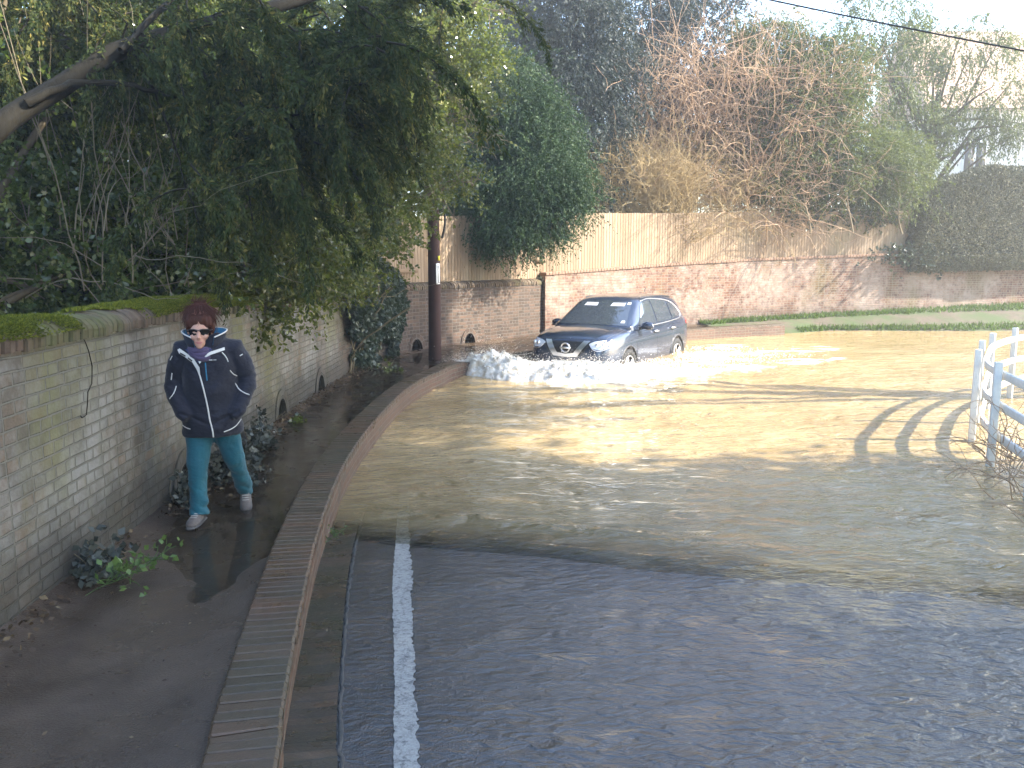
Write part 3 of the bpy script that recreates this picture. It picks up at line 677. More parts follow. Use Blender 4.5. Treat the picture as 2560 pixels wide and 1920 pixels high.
IVY = leafmat('ivy_leaves', ((.2, (.022, .036, .026)), (.5, (.045, .065, .045)), (.8, (.09, .11, .07)), (.97, (.16, .18, .10))), .3, .2, (.1, .14, .05), .5)
BARK = barkmat('bark', (.07, .055, .035), (.13, .10, .06)); BARKD = barkmat('dark_bark', (.010, .008, .005), (.024, .020, .012)); TWIG = barkmat('pale_twig', (.16, .13, .08), (.27, .22, .14))
TWIGR = barkmat('red_twig', (.27, .15, .09), (.62, .45, .30)); TWIGT = barkmat('tan_twig', (.27, .19, .09), (.60, .46, .25))  # red twigs paled to put the veil of lens glare into their colour
def tree(name, label, cat, group, base, blobs, m, nclump, per, csize, r0, seed, bark=BARK, extra=None, down=0., out=.7, nl=14, **k):
    r = np.random.default_rng(seed); base = np.array(base, float)
    t = thing(name, label, cat, base, group)
    s_, d_ = clumped(r, blobs, nclump, per, csize, down, out)
    crown('crown', r, s_ - base, d_, m, t, nl=nl, **k)
    tg = []
    for c, rad in blobs:
        q, _ = inball(r, 5, c, rad, .2); tg += list(q)
    T, Rr = limbs(r, base, np.array(tg), r0); V, f = tubes([a - base for a in T], Rr, 6); mesh('trunk', V, f, bark, t, smooth=True)
    return t

# ------------------------------------------------------------------ trees behind the garden wall
# holly thicket, near to far
HG = 'evergreen trees behind the garden wall'
def blob(sx, sy, y, rx, ry, rz): p = D(sx, sy, y); return ((p.x, p.y, p.z), (rx, ry, rz))
lf = dict(length=.28, L=.062, W=.019, droop=.25)
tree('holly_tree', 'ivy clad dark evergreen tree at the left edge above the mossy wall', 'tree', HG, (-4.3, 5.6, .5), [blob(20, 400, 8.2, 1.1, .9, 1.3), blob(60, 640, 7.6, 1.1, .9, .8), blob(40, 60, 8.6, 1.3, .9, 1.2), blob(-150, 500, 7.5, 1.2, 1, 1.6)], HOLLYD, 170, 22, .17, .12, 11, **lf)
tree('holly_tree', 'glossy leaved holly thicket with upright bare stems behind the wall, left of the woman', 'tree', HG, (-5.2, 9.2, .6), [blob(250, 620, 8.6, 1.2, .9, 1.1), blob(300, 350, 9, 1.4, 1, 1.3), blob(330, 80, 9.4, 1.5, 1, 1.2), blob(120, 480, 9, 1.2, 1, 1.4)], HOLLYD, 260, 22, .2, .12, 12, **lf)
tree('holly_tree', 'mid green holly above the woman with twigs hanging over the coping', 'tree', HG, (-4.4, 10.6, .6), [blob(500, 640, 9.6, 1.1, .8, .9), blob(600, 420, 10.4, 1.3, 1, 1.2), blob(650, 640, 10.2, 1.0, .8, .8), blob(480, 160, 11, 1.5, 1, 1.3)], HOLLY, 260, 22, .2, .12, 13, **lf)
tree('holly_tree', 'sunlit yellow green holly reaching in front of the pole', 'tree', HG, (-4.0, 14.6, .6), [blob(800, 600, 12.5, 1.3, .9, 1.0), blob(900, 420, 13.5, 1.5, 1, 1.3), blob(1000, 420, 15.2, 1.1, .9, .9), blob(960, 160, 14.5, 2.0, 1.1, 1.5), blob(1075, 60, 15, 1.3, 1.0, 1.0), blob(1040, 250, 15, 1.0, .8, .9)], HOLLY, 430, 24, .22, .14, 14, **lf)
tree('holly_tree', 'far evergreen mass filling the gaps behind the hollies', 'tree', HG, (-9, 16, .6), [((-9.5, 14, 3.2), (3.2, 2, 2.8)), ((-6.5, 17, 3.5), (2.8, 2, 3.0)), ((-12, 14, 5.5), (3.2, 2.5, 3)), ((-7, 18, 7), (2.8, 2.5, 2.8)), ((-4, 19.5, 7.), (2.0, 2, 2.8))], HOLLY, 430, 22, .32, .2, 15, length=.45, L=.12, W=.04, droop=.25)
# understory stems seen through the thicket
r = np.random.default_rng(77); T = []; Rr = []
o = thing('bare_sapling', 'tangle of thin pale bare stems standing inside the holly thicket', 'sapling', (-4.4, 9, .6), None)
for i in range(190):
    sx = r.uniform(60, 1010); y = r.uniform(7.0, 9.0) + max(0, sx - 400) / 110.; q = np.array(D(sx, r.uniform(560, 760), y)); q[0] = min(q[0], -3.0 if y < 13 else -2.7)
    steep = r.random() < .45
    d = (r.normal(0, .18), r.normal(0, .1), 1) if steep else (r.normal(0, .9), r.normal(0, .3), .8)
    p = wander(r, q, d, 12, r.uniform(.1, .26), .10 if steep else .22); T.append(p - np.array(o.location)); Rr.append(np.linspace(r.uniform(.003, .008), .0015, len(p)))
V, f = tubes(T, Rr, 4); mesh('stems', V, f, TWIG, o)
# twigs of the sunlit holly reaching over the fence
o = thing('holly_branch', 'pale knobbly bare branch ends reaching right in front of the dark bush', 'branch', D(1050, 400, 15.0), None)
T = []; Rr = []; loc = np.array(o.location); st = []; dr = []
for (a, b_, n_) in (((930, 130), (1230, 340), 14), ((1060, 380), (1200, 370), 8), ((1060, 500), (1180, 470), 8), ((1000, 420), (1150, 300), 8), ((1050, 470), (1130, 540), 6), ((1000, 60), (1250, 30), 9), ((1080, 300), (1230, 330), 7)):
    A_ = np.array(D(*a, 14.6)); B_ = np.array(D(*b_, 14.2)); t_ = np.linspace(0, 1, n_)[:, None]; p = A_ * (1 - t_) + B_ * t_; p[:, 2] += .2 * np.sin(t_[:, 0] * 3) ; p += r.normal(0, .02, p.shape)
    T.append(p - loc); Rr.append(np.linspace(.028, .009, n_))
    for q in p[2:]:
        for _ in range(3):
            dd = (B_ - A_) * .5 + r.normal(0, .7, 3); w_ = wander(r, q, dd, 5, .07, .3); T.append(w_ - loc); Rr.append(np.linspace(.009, .005, len(w_)))
            if r.random() < .4: st.append(w_[-1] - loc); dr.append(dd)
V, f = tubes(T, Rr, 5); mesh('twigs', V, f, TWIG, o); crown('leaves', r, np.array(st), np.array(dr), HOLLY, o, length=.15, nl=9, L=.06, W=.02, droop=.2)

# the big yew leaning over the path
yl = dict(length=.34, L=.040, W=.0065, droop=.55, jit=.5)
r = np.random.default_rng(21)
yew = thing('yew_tree', 'huge dark yew with a thick slanting limb and drooping sprays overhanging the path', 'tree', (-6.2, 4.4, .4))
loc = np.array(yew.location)
A_, B_, C_, E_ = (np.array(D(-420, 640, 5.6)), np.array(D(-20, 330, 6.3)), np.array(D(360, 100, 7.2)), np.array(D(760, -40, 8.4)))
lm, _ = spline([tuple(np.r_[a, 0]) for a in (np.array([-6.2, 4.4, .3]), np.array(D(-300, 620, 5.8)), np.array(D(-20, 330, 6.4)), np.array(D(150, 218, 6.8)), np.array(D(290, 130, 7.1)), np.array(D(463, 78, 7.5)), np.array(D(740, 2, 8.2)), np.array(D(1000, -90, 9.3)))], .2)
T = [lm[:, :3] - loc]; Rr = [np.interp(np.linspace(0, 1, len(lm)), [0, .25, .45, .75, 1], [.28, .12, .085, .065, .03])]
for (a, b_, ya, yb, ra) in (((60, 250), (440, 245), 6.5, 7.4, .035), ((430, 95), (480, 420), 7.4, 7.7, .03), ((300, 130), (620, -60), 7.0, 8.2, .03), ((640, -30), (720, 380), 8.1, 7.4, .035), ((440, 90), (580, 330), 7.4, 7.4, .022), ((760, -40), (1000, 100), 8.4, 8.6, .03), ((330, 120), (500, 560), 7.2, 7.6, .014), ((520, 60), (640, 600), 7.6, 7.6, .016)):
    p0, p1 = np.array(D(*a, ya)), np.array(D(*b_, yb)); t_ = np.linspace(0, 1, 14)[:, None]; p = p0 * (1 - t_) + p1 * t_; p[:, 2] += .10 * np.sin(t_[:, 0] * math.pi) * np.linalg.norm(p1 - p0); p += r.normal(0, .012, p.shape)
    T.append(p - loc); Rr.append(np.linspace(ra, ra * .45, 14))
V, f = tubes(T, Rr, 9); mesh('trunk', V, f, BARKD, yew, smooth=True)
T = []; Rr = []; st = []; dr = []
def hang(cx, cy, y, wx, wy, n, ln=(.5, 1.1)):     # drooping branchlets with sprays
    for i in range(n):
        p0 = np.array(D(cx + r.uniform(-wx, wx), cy + r.uniform(-wy, wy), y + (r.normal(0, .45) if cx > 470 else 1.2 + abs(r.normal(0, .4)))))
        d0 = np.array([r.normal(.25, .5), r.normal(0, .5), r.uniform(-.5, .3)]); L_ = r.uniform(*ln); p = wander(r, p0, d0, 8, L_ / 8, .12, -.16)
        T.append(p - loc); Rr.append(np.linspace(.010, .0025, len(p)))
        for k in range(1, 9):
            for _ in range(4):
                st.append(p[k] - loc); dr.append(unit(p[k] - p[k - 1]) * 1.1 + r.normal(0, .42, 3) + [0, 0, -.3])
for a in ((580, 60, 7.6, 150, 90, 24), (800, 90, 8.0, 170, 110, 34), (640, 300, 7.6, 90, 110, 24), (800, 270, 7.9, 110, 110, 27), (690, 450, 7.6, 70, 50, 8), (330, 60, 5.9, 120, 60, 12), (900, 90, 8.4, 90, 90, 30), (540, 440, 7.4, 70, 50, 10), (1150, 10, 9.3, 90, 18, 3),
          (80, 40, 6.3, 130, 60, 34), (230, 30, 6.8, 90, 50, 16), (30, 200, 6.2, 60, 60, 10), (870, 260, 8.3, 90, 70, 14), (150, 560, 7.2, 160, 90, 16), (400, 640, 8.2, 170, 50, 20), (150, 700, 7.0, 150, 30, 12)):
    hang(*a)
V, f = tubes(T, Rr, 4); tag(mesh('branchlets', V, f, BARKD, yew), kind='stuff')
crown('crown', r, np.array(st), np.array(dr), YEW, yew, nl=26, **{**yl, 'length': .19, 'L': .046, 'W': .0085})

# ------------------------------------------------------------------ bush, conifers and bare shrubs above the fence
BG = 'trees and shrubs behind the board fence'
tree('cypress_bush', 'dense dark green conifer bush spilling over the fence beside the pole', 'bush', BG, (-.2, 22.6, 1.6),
     [blob(1250, 300, 20.5, 1.25, 1.0, 1.5), blob(1300, 440, 20.0, 1.5, 1.0, 1.25), blob(1200, 200, 20.8, .9, .8, 1.0), blob(1270, 540, 19.7, 1.2, .7, .75), blob(1390, 500, 20.2, .75, .7, .9), blob(1160, 430, 20.5, 1.0, .8, 1.1), blob(1330, 330, 20.4, 1.0, .8, 1.0)], leafmat('cypress_scales', ((.2, (.016, .036, .016)), (.5, (.032, .065, .024)), (.75, (.055, .09, .03)), (.95, (.10, .14, .045))), .6, .2, (.08, .13, .03), .25),
     700, 26, .23, .10, 31, down=.5, length=.42, nl=18, L=.055, W=.013, droop=.5, jit=.55)
tree('tall_conifer', 'tall bluish dark conifer behind the cypress bush at the top of the picture', 'tree', BG, (1.6, 27, 1.9), [blob(1370, 60, 25, 2.0, 1.4, 2.4), blob(1420, 250, 25, 1.9, 1.3, 2.0), blob(1480, 160, 26, 1.6, 1.3, 2.2), blob(1330, -60, 26, 1.8, 1.3, 2.0), blob(1450, 400, 25, 1.3, 1.0, 1.2)], BLUEC, 420, 24, .3, .22, 32, bark=BARKD, down=.6, length=.5, L=.10, W=.02, droop=.5, jit=.6)
tree('tall_conifer', 'thinner dark conifer with sky showing through, behind the brown tangle', 'tree', BG, (5.4, 30, 1.9), [blob(1600, 60, 29, 1.9, 1.3, 2.2), blob(1660, 330, 29, 2.0, 1.3, 1.8), blob(1740, 120, 30, 1.9, 1.4, 2.2), blob(1590, 420, 28.5, 1.5, 1, 1.3)], BLUEC, 300, 22, .32, .2, 33, bark=BARKD, down=.5, length=.5, L=.11, W=.022, droop=.5, jit=.6)
tree('yew_bush', 'broad soft green yew growing over the fence at its right end', 'tree', BG, (9.4, 29, 2.0), [blob(1990, 300, 27.4, 1.9, 1.2, 1.9), blob(1950, 430, 26.9, 1.7, 1.0, 1.2), blob(2100, 420, 27.4, 2.0, 1.2, 1.5), blob(2210, 480, 27.8, 1.5, 1.1, 1.0), blob(2060, 200, 28, 1.5, 1.1, 1.4), blob(1880, 340, 27.4, 1.0, .9, 1.4), blob(2230, 400, 28.5, 1.2, 1, 1.0), blob(1850, 250, 28, 1.2, .9, 1.6), blob(1760, 420, 27.8, 1.1, .8, 1.1), blob(1930, 130, 28.5, 1.4, 1.0, 1.3)], YEWL, 1000, 24, .30, .16, 34, down=.4, length=.42, L=.08, W=.017, droop=.55, jit=.6)
tree('cedar_tree', 'spreading tree with airy sunlit branches at the upper right before the house', 'tree', BG, (17, 36, 2.0), [blob(2200, 230, 33, 2.4, 1.4, 1.2), blob(2330, 330, 33, 2.2, 1.4, .55), blob(2480, 260, 33, 2.0, 1.4, 1.0), blob(2380, 110, 34, 2.4, 1.6, 1.0), blob(2540, 330, 33, 1.4, 1.2, .35), blob(2180, 60, 33, 2.0, 1.4, 1.2)], YEWL, 165, 22, .30, .2, 35, down=.8, length=.55, L=.11, W=.022, droop=.9, jit=.6)
# bare tangles
def tangle(name, label, base, boxs, n, m, seed, rad=.014, fine=3, arch=-.03, step=.26, group=BG):
    r = np.random.default_rng(seed); t = thing(name, label, 'shrub', base, group); loc = np.array(base); T = []; Rr = []; T2 = []; R2 = []
    for i in range(n):
        bx = boxs[r.integers(len(boxs))]; q = np.array([r.uniform(bx[0], bx[1]), r.uniform(bx[2], bx[3]), r.uniform(bx[4], bx[5])])
        d = np.array([r.normal(0, .55), r.normal(-.1, .3), r.uniform(.2, 1.2)]); p = wander(r, q, d, 11, step * r.uniform(.5, 1.2), .17, arch * r.uniform(0, 3.2))
        T.append(p - loc); ra = rad * r.uniform(.5, 1.3); Rr.append(np.linspace(ra, ra * .3, len(p)))
        for k in range(fine):
            a = p[r.integers(2, 11)]; dd = r.normal(0, 1, 3) + [0, -.2, .1]; w_ = wander(r, a, dd, 7, step * r.uniform(.25, .6), .28, arch * 2.5); T2.append(w_ - loc); R2.append(np.linspace(ra * .42, ra * .2, len(w_)))
    V, f = tubes(T, Rr, 4); tag(mesh('stems', V, f, m, t), kind='stuff'); V, f = tubes(T2, R2, 3); tag(mesh('twigs', V, f, m, t), kind='stuff'); return t
tangle('bramble_thicket', 'low dense tan brown twiggy thicket rising straight behind the fence', (3.2, 25, 1.9), [(1.6, 5.3, 24.6, 26.0, 2.4, 4.6)], 1500, TWIGT, 41, .010, 5, -.03, .17)
tangle('bare_shrub', 'tall bare reddish brown shrub with arching stems against the sky', (5.6, 26.6, 1.9), [(3.6, 8.6, 26, 27.6, 2.4, 7.6)], 600, TWIGR, 42, .018, 5, -.035, .32)
tangle('bare_shrub', 'yellowish bare twigs arching down over the fence top', (6.4, 25.6, 1.9), [(5.4, 7.8, 25.6, 26.4, 2.8, 4.4)], 170, TWIGT, 43, .013, 4, -.07, .2)
tangle('bare_shrub', 'thin pinkish bare twigs rising in front of the green yew', (9.2, 27, 1.9), [(7.6, 10.5, 26.3, 27.3, 3.2, 7.6)], 150, TWIGR, 44, .013, 4, -.03, .25)
for k, (sx, sy0, sy1, lab) in enumerate(((1690, 525, 330, 'slim pale bare sapling rising over the middle of the fence'), (2022, 525, 400, 'white stemmed bare sapling standing before the green yew'), (2128, 520, 350, 'second pale bare sapling, right of the white stemmed one'), (2255, 525, 430, 'single pale bare stem near the right end of the fence'))):
    r = np.random.default_rng(90 + k); y = 25.2 + k * .5; a, b_ = np.array(D(sx, sy0 + 60, y)), np.array(D(sx - 15, sy1, y)); t_ = np.linspace(0, 1, 14)[:, None]; p = a * (1 - t_) + b_ * t_; p[:, 0] += .06 * np.sin(t_[:, 0] * 7 + k)
    T = [p - a]; Rr = [np.linspace(.03, .012, 14)]
    for q in p[3:]:
        for s_ in (-1, 1):
            if r.random() < .75: w_ = wander(r, q, (s_, -.2, .7), 7, .12, .2); T.append(w_ - a); Rr.append(np.linspace(.012, .004, 8))
    t = thing('bare_sapling', lab, 'sapling', a, BG); V, f = tubes(T, Rr, 5); mesh('stems', V, f, TWIG, t)
r = np.random.default_rng(95)
# ivy trailing over the fence right part
t = thing('climbing_plant', 'thin leafy creeper trailing over the right half of the fence boards', 'creeper', D(2050, 560, 25.5), None); st = []; dr = []; T = []
for i in range(46):
    p0 = np.array(D(r.uniform(1960, 2290), r.uniform(515, 545), 26.0)); x_ = p0[0]; yw = np.interp(x_, rightp[:, 0], rightp[:, 1]) + .02
    p0[1] = yw; w_ = wander(r, p0, (r.normal(0, .5), 0, -1), 7, r.uniform(.02, .09), .3); T.append(w_ - np.array(t.location))
    for q in w_: st.append(q - np.array(t.location)); dr.append(r.normal(0, 1, 3))
crown('leaves', r, np.array(st), np.array(dr), IVY, t, length=.08, nl=5, L=.07, W=.028, droop=.2); V, f = tubes(T, [.004] * len(T), 3); mesh('stems', V, f, BARK, t)

# clipped hedge at the right
r = np.random.default_rng(51)
hp0 = thing('clipped_hedge', 'tall clipped rounded dark green hedge on top of the wall at the right edge', 'hedge', (15, 29, 1.8))
HM = leafmat('hedge_leaves', ((.2, (.065, .068, .042)), (.5, (.10, .105, .062)), (.8, (.16, .15, .085)), (.97, (.28, .23, .13))), .6, .1, (.05, .08, .03), .25)
hc, hs_ = spline([(12.7, 28.0), (14.5, 28.35), (18, 29.4), (26, 32.4), (34, 36)], .1); n = 150000
ss = r.uniform(0, hs_[-1] * .72, n); hn = rightn(hc); th = r.uniform(-.5, math.pi * .75, n)
ce = np.stack([np.interp(ss, hs_, hc[:, 0]), np.interp(ss, hs_, hc[:, 1])], 1); nn_ = np.stack([np.interp(ss, hs_, hn[:, 0]), np.interp(ss, hs_, hn[:, 1])], 1)
hgt = np.interp(ss, [0, .5, 1.5, 3.2, 8], [.75, 1.9, 2.45, 2.9, 2.8]); bmp = 1 + .05 * (fbm(ss * 1.2, th * 2, 3) - .5) * 2 + r.normal(0, .010, n)
lowc = 2.25 + np.interp(ss, [0, 8], [0, .15])
ox = np.sign(np.cos(th)) * np.abs(np.cos(th)) ** .6 * .95 * bmp; oz = np.sign(np.sin(th)) * np.abs(np.sin(th)) ** .8 * bmp
oz = np.where(oz > 0, oz * hgt, oz * .9)
pos = np.c_[ce + nn_ * ox[:, None], lowc + oz]
nrm = np.c_[nn_ * np.cos(th)[:, None], np.sin(th)]
ax = unit(nrm * .5 + r.normal(0, .8, (n, 3)))
V, f = leafgeo(pos - np.array(hp0.location), ax, unit(nrm + r.normal(0, .5, (n, 3))), r.uniform(.05, .09, n), r.uniform(.014, .024, n))
mesh('foliage', V, f, HM, hp0, attrs={'rnd': ('FACE', r.random(n))})
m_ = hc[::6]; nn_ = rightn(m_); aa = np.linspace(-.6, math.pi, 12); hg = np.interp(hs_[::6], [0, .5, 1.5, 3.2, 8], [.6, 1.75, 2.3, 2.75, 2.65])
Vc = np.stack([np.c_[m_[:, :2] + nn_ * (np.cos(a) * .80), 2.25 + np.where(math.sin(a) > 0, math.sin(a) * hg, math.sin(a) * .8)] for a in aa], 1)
moved(mesh('dark_core', Vc, gridfaces(len(m_), 12), simple('hedge_inside', (.014, .018, .010), .95), hp0))  # near-black sheet under the leaves; inner shade put into its colour
t = thing('ivy_patch', 'patch of pale leaved ivy hanging over the wall below the clipped hedge', 'ivy', D(2330, 640, 27.2))
st = np.array([np.array(D(r.normal(2360, 75), r.normal(640, 18), 27.3 + r.normal(0, .15) + 0)) for _ in range(900)]); st[:, 1] = np.interp(st[:, 0], rightp[:, 0], rightp[:, 1]) - .15 - r.uniform(0, .25, len(st))
crown('leaves', r, st - np.array(t.location), r.normal(0, 1, st.shape), IVY, t, length=.15, nl=7, L=.09, W=.035, droop=.4)

# house beyond the hedge
hs = thing('brick_house', 'sunlit pale house with tiled roof glimpsed behind the hedge at the far right', 'house', (30, 50, 1)); hs.scale = (1, 1, 1.4)
def bx(name, c, s_, m, parent, rz=0): V, f = boxes([(c, s_, rz)]); return mesh(name, V, f, m, parent)
hw = bx('wall', (0, 0, 3.3), (15, 7, 6.6), simple('pale_render', (.75, .66, .56), .85, var=.08, scale=2), hs)
V = [(-7.9, -4, 6.5), (7.9, -4, 6.5), (7.9, 4, 6.5), (-7.9, 4, 6.5), (-7.9, 0, 10), (7.9, 0, 10)]
rfm = M('clay_tiles', .9); uvx = rfm.coord('Object'); tb_ = rfm.n('TexBrick', Scale=3.); tb_.inputs['Color1'].default_value = (.50, .32, .22, 1); tb_.inputs['Color2'].default_value = (.42, .27, .19, 1); tb_.inputs['Mortar'].default_value = (.1, .05, .03, 1); rfm.l(uvx, tb_.inputs['Vector']); rfm.base(tb_.outputs['Color'])
roof = mesh('roof', V, [(0, 1, 5, 4), (2, 3, 4, 5), (0, 4, 3), (1, 2, 5), (0, 3, 2, 1)], rfm.m, hs)
bx('chimney', (4, 0, 10), (1.2, .8, 2.4), BR_FAR, roof)
for xx in (-5, -1.5, 2, 5.5):
    for zz_ in (1.7, 4.7):
        wf = bx('window', (xx, -3.53, zz_), (1.3, .1, 1.3), simple('white_joinery', (.8, .8, .78), .5, var=.03), hs)
        for dx_ in (-.31, .31): bx('pane', (xx + dx_, -3.60, zz_), (.52, .02, 1.1), simple('window_glass', (.03, .035, .04), .05), wf)

# trees on the right bank, beside and behind the viewer: they shade the near road and the path
RG = 'broad evergreen trees on the right bank shading the road'
LAUR = HOLLYD
for k, (x, y, bl, lab) in enumerate((
    (9.8, -.4, [((9.8, -.4, 4.6), (2.2, 2.4, 2.4)), ((9.8, -.2, 8.6), (2.2, 2.6, 2.8))], 'tall evergreen tree on the right bank, nearest beside the viewer'),
    (10.3, 3.2, [((10.2, 3.2, 4.5), (2.0, 2.2, 1.7)), ((10.2, 3.4, 9.3), (2.2, 2.5, 2.1)), ((10.2, 6.6, 9.6), (2.0, 2.0, 2.8))], 'tall evergreen tree on the right bank with a crown leaning over the ford'),
    (10.8, -5.4, [((10.8, -5.4, 5.0), (2.4, 3.0, 3.4)), ((10.6, -5.2, 9), (2.2, 3, 2.4))], 'tall evergreen tree on the right bank behind the viewer'),
    (10.3, 7.2, [((10.0, 6.0, 4.3), (1.8, 1.8, 1.8))], 'shorter open crowned evergreen tree beside the rail fence'),
    (12.6, 12.6, [((11.6, 11.0, 10.6), (2.0, 2.6, 2.0)), ((12.2, 15.0, 11.3), (2.0, 2.3, 1.8))], 'high crowned evergreen tree on the right bank past the rail fence'))):
    tree('evergreen_tree', lab, 'tree', RG, (x, y, -.1), bl, HOLLYD, 130 * len(bl) + 60, 16, .38, .25, 60 + k, length=.6, nl=12, L=.17, W=.055, droop=.3)

# ------------------------------------------------------------------ the car, driving through the flood
PAINTB = M('blue_car_paint', .22, (.02, .03, .08), .6, .3); PAINTB.set(**{'Coat Weight': .8, 'Coat Roughness': .04}); v = PAINTB.coord(); PAINTB.base(PAINTB.mix(PAINTB.noise(v, 3, 5), (.020, .032, .062), (.042, .056, .090))); PAINTB = PAINTB.m
GLASS = M('car_glass', .03, (.05, .06, .075), 1.0); GLASS.set(**{'Coat Weight': 1., 'Coat Roughness': .01}); GLASS = GLASS.m
CHROME = simple('chrome', (.8, .8, .81), .28, 1, var=.02); PLB = simple('black_plastic', (.018, .018, .020), .5); RUB = simple('tyre_rubber', (.02, .02, .02), .8); ALLOY = simple('alloy', (.5, .5, .52), .3, .9)
LENS = M('headlamp_lens', .08, (.62, .66, .72), 1.0); LENS.set(**{'Coat Weight': 1.}); LENS = LENS.m; RED = simple('red_lens', (.5, .03, .03), .15, spec=.9)
fw = np.array((2.56, 17.0)); rwh = np.array((3.72, 19.42)); hd = (fw - rwh) / np.linalg.norm(fw - rwh)
lft = np.array((-hd[1], hd[0])); cpos = (fw + rwh) / 2 - lft * .80 + np.array((-.10, .12))
car = thing('car', 'dark blue family suv driving through the flood behind a bow wave', 'car', (cpos[0], cpos[1], -.43), rz=math.atan2(hd[1], hd[0]) - R(5)); car.scale = (1.06,) * 3
# body loft: stations along x
sx_ = np.array([2.33, 2.30, 2.22, 2.08, 1.85, 1.6, 1.3, 1.0, .5, 0, -.5, -1.0, -1.5, -1.85, -2.1, -2.24, -2.31])
hw_ = np.interp(sx_, [-2.31, -2.24, -2.1, -1.85, -1.4, 0, 1.2, 1.6, 1.85, 2.08, 2.22, 2.30, 2.33], [.74, .82, .86, .89, .905, .91, .91, .905, .885, .84, .77, .66, .58])
sh_ = np.interp(sx_, [-2.31, -2.2, -1.5, 0, 1.0, 1.3, 1.7, 2.08, 2.22, 2.33], [.98, 1.16, 1.16, 1.11, 1.08, 1.07, 1.03, .96, .88, .72])
ct_ = np.interp(sx_, [-2.31, -2.2, -1.5, 1.0, 1.3, 1.7, 2.08, 2.22, 2.33], [1.0, 1.17, 1.2, 1.17, 1.16, 1.13, 1.05, .97, .78])
bt_ = np.interp(sx_, [-2.31, -2.1, -1.7, 1.8, 2.1, 2.33], [.42, .30, .24, .24, .28, .40])
sec = []
for x, hw, sh, ct, bt in zip(sx_, hw_, sh_, ct_, bt_):
    pr = [(0, bt), (hw * .8, bt), (hw * .96, bt + .06), (hw * .985, bt + .2), (hw, .62 if sh > .75 else .52), (hw * .985, (sh + .62) / 2 if sh > .75 else .6), (hw * .955, sh - .05), (hw * .90, sh), (hw * .72, sh + (ct - sh) * .62), (hw * .62, sh + (ct - sh) * .55), (hw * .35, ct - .012), (0, ct)]
    full = pr + [(-a, b) for a, b in pr[-2:0:-1]]
    sec.append([(x, a, b) for a, b in full])
ns = len(sec[0]); V = [p for s_ in sec for p in s_]; Fq = []
for i in range(len(sec) - 1):
    for j in range(ns): Fq.append((i * ns + j, i * ns + (j + 1) % ns, (i + 1) * ns + (j + 1) % ns, (i + 1) * ns + j))
Fq.append(list(range(ns))[::-1]); Fq.append([(len(sec) - 1) * ns + j for j in range(ns)])
def finalize(o, mods=True):            # bake modifiers into the mesh
    dg = bpy.context.evaluated_depsgraph_get(); me = bpy.data.meshes.new_from_object(o.evaluated_get(dg)); o.modifiers.clear(); o.data = me; return o
def fixn(o):
    b = bmesh.new(); b.from_mesh(o.data); bmesh.ops.recalc_face_normals(b, faces=b.faces); b.to_mesh(o.data); b.free(); return o
body = fixn(mesh('body', V, Fq, PAINTB, None, smooth=True))
ss_ = body.modifiers.new('s', 'SUBSURF'); ss_.levels = 2; ss_.render_levels = 2; finalize(body)
cut = []
for wx in (1.36, -1.345):
    bpy_me = bmesh.new(); bmesh.ops.create_cone(bpy_me, cap_ends=True, segments=40, radius1=.41, radius2=.41, depth=2.6, matrix=Matrix.Translation((wx, 0, .37)) @ Matrix.Rotation(R(90), 4, 'X')); me = bpy.data.meshes.new('cut'); bpy_me.to_mesh(me); bpy_me.free()
    c_ = bpy.data.objects.new('cut', me); COL.objects.link(c_); cut.append(c_)
    bm_ = body.modifiers.new('b', 'BOOLEAN'); bm_.operation = 'DIFFERENCE'; bm_.object = c_; bm_.solver = 'EXACT'
finalize(body)
for c_ in cut: bpy.data.objects.remove(c_)
body.parent = car
# greenhouse
gx = np.array([1.28, 1.1, .85, .62, .45, .30, 0, -.5, -1.0, -1.5, -1.80, -1.95, -2.08, -2.17])
gz = np.interp(gx, [-2.17, -2.08, -1.95, -1.8, -1.5, -1.0, -.3, .3, .45, .62, 1.28], [1.18, 1.33, 1.50, 1.59, 1.64, 1.69, 1.71, 1.66, 1.60, 1.50, 1.12])
secs = []
for x, z in zip(gx, gz):
    zb = 1.06; k = (z - 1.1) / .6; hb = float(np.interp(x, [-2.17, -1.9, -1.4, 1, 1.28], [.76, .83, .875, .87, .84])); ht = hb - .03 - .20 * max(k, 0)
    if x < -1.8: ht -= .02
    pr = [(hb, zb), (hb - .01, 1.12), (hb * .5 + ht * .5 + .012, (z + 1.1) / 2), (ht + .012, z - .07), (ht - .05, z - .018), (ht * .55, z + .008), (0, z + .018)]
    secs.append([(x, a, b) for a, b in pr] + [(x, -a, b) for a, b in pr[-2::-1]])
ns = len(secs[0]); V = [p for s_ in secs for p in s_]; Fq = []
for i in range(len(secs) - 1):
    for j in range(ns - 1): Fq.append((i * ns + j, i * ns + j + 1, (i + 1) * ns + j + 1, (i + 1) * ns + j))
Fq.append(list(range(ns))[::-1]); Fq.append([(len(secs) - 1) * ns + j for j in range(ns)])
cabin = fixn(mesh('cabin', V, Fq, PAINTB, None, smooth=True)); ss_ = cabin.modifiers.new('s', 'SUBSURF'); ss_.levels = 2; ss_.render_levels = 2; finalize(cabin); cabin.parent = car
for o in (body, cabin): o.data.polygons.foreach_set('use_smooth', np.ones(len(o.data.polygons), dtype=bool))
def tree_of(*os):
    V = []; Fq = []; b = 0
    for o in os:
        V += [v.co.copy() for v in o.data.vertices]; Fq += [[b + i for i in p.vertices] for p in o.data.polygons]; b = len(V)
    return BVHTree.FromPolygons(V, Fq)
BODYT = tree_of(body, cabin)
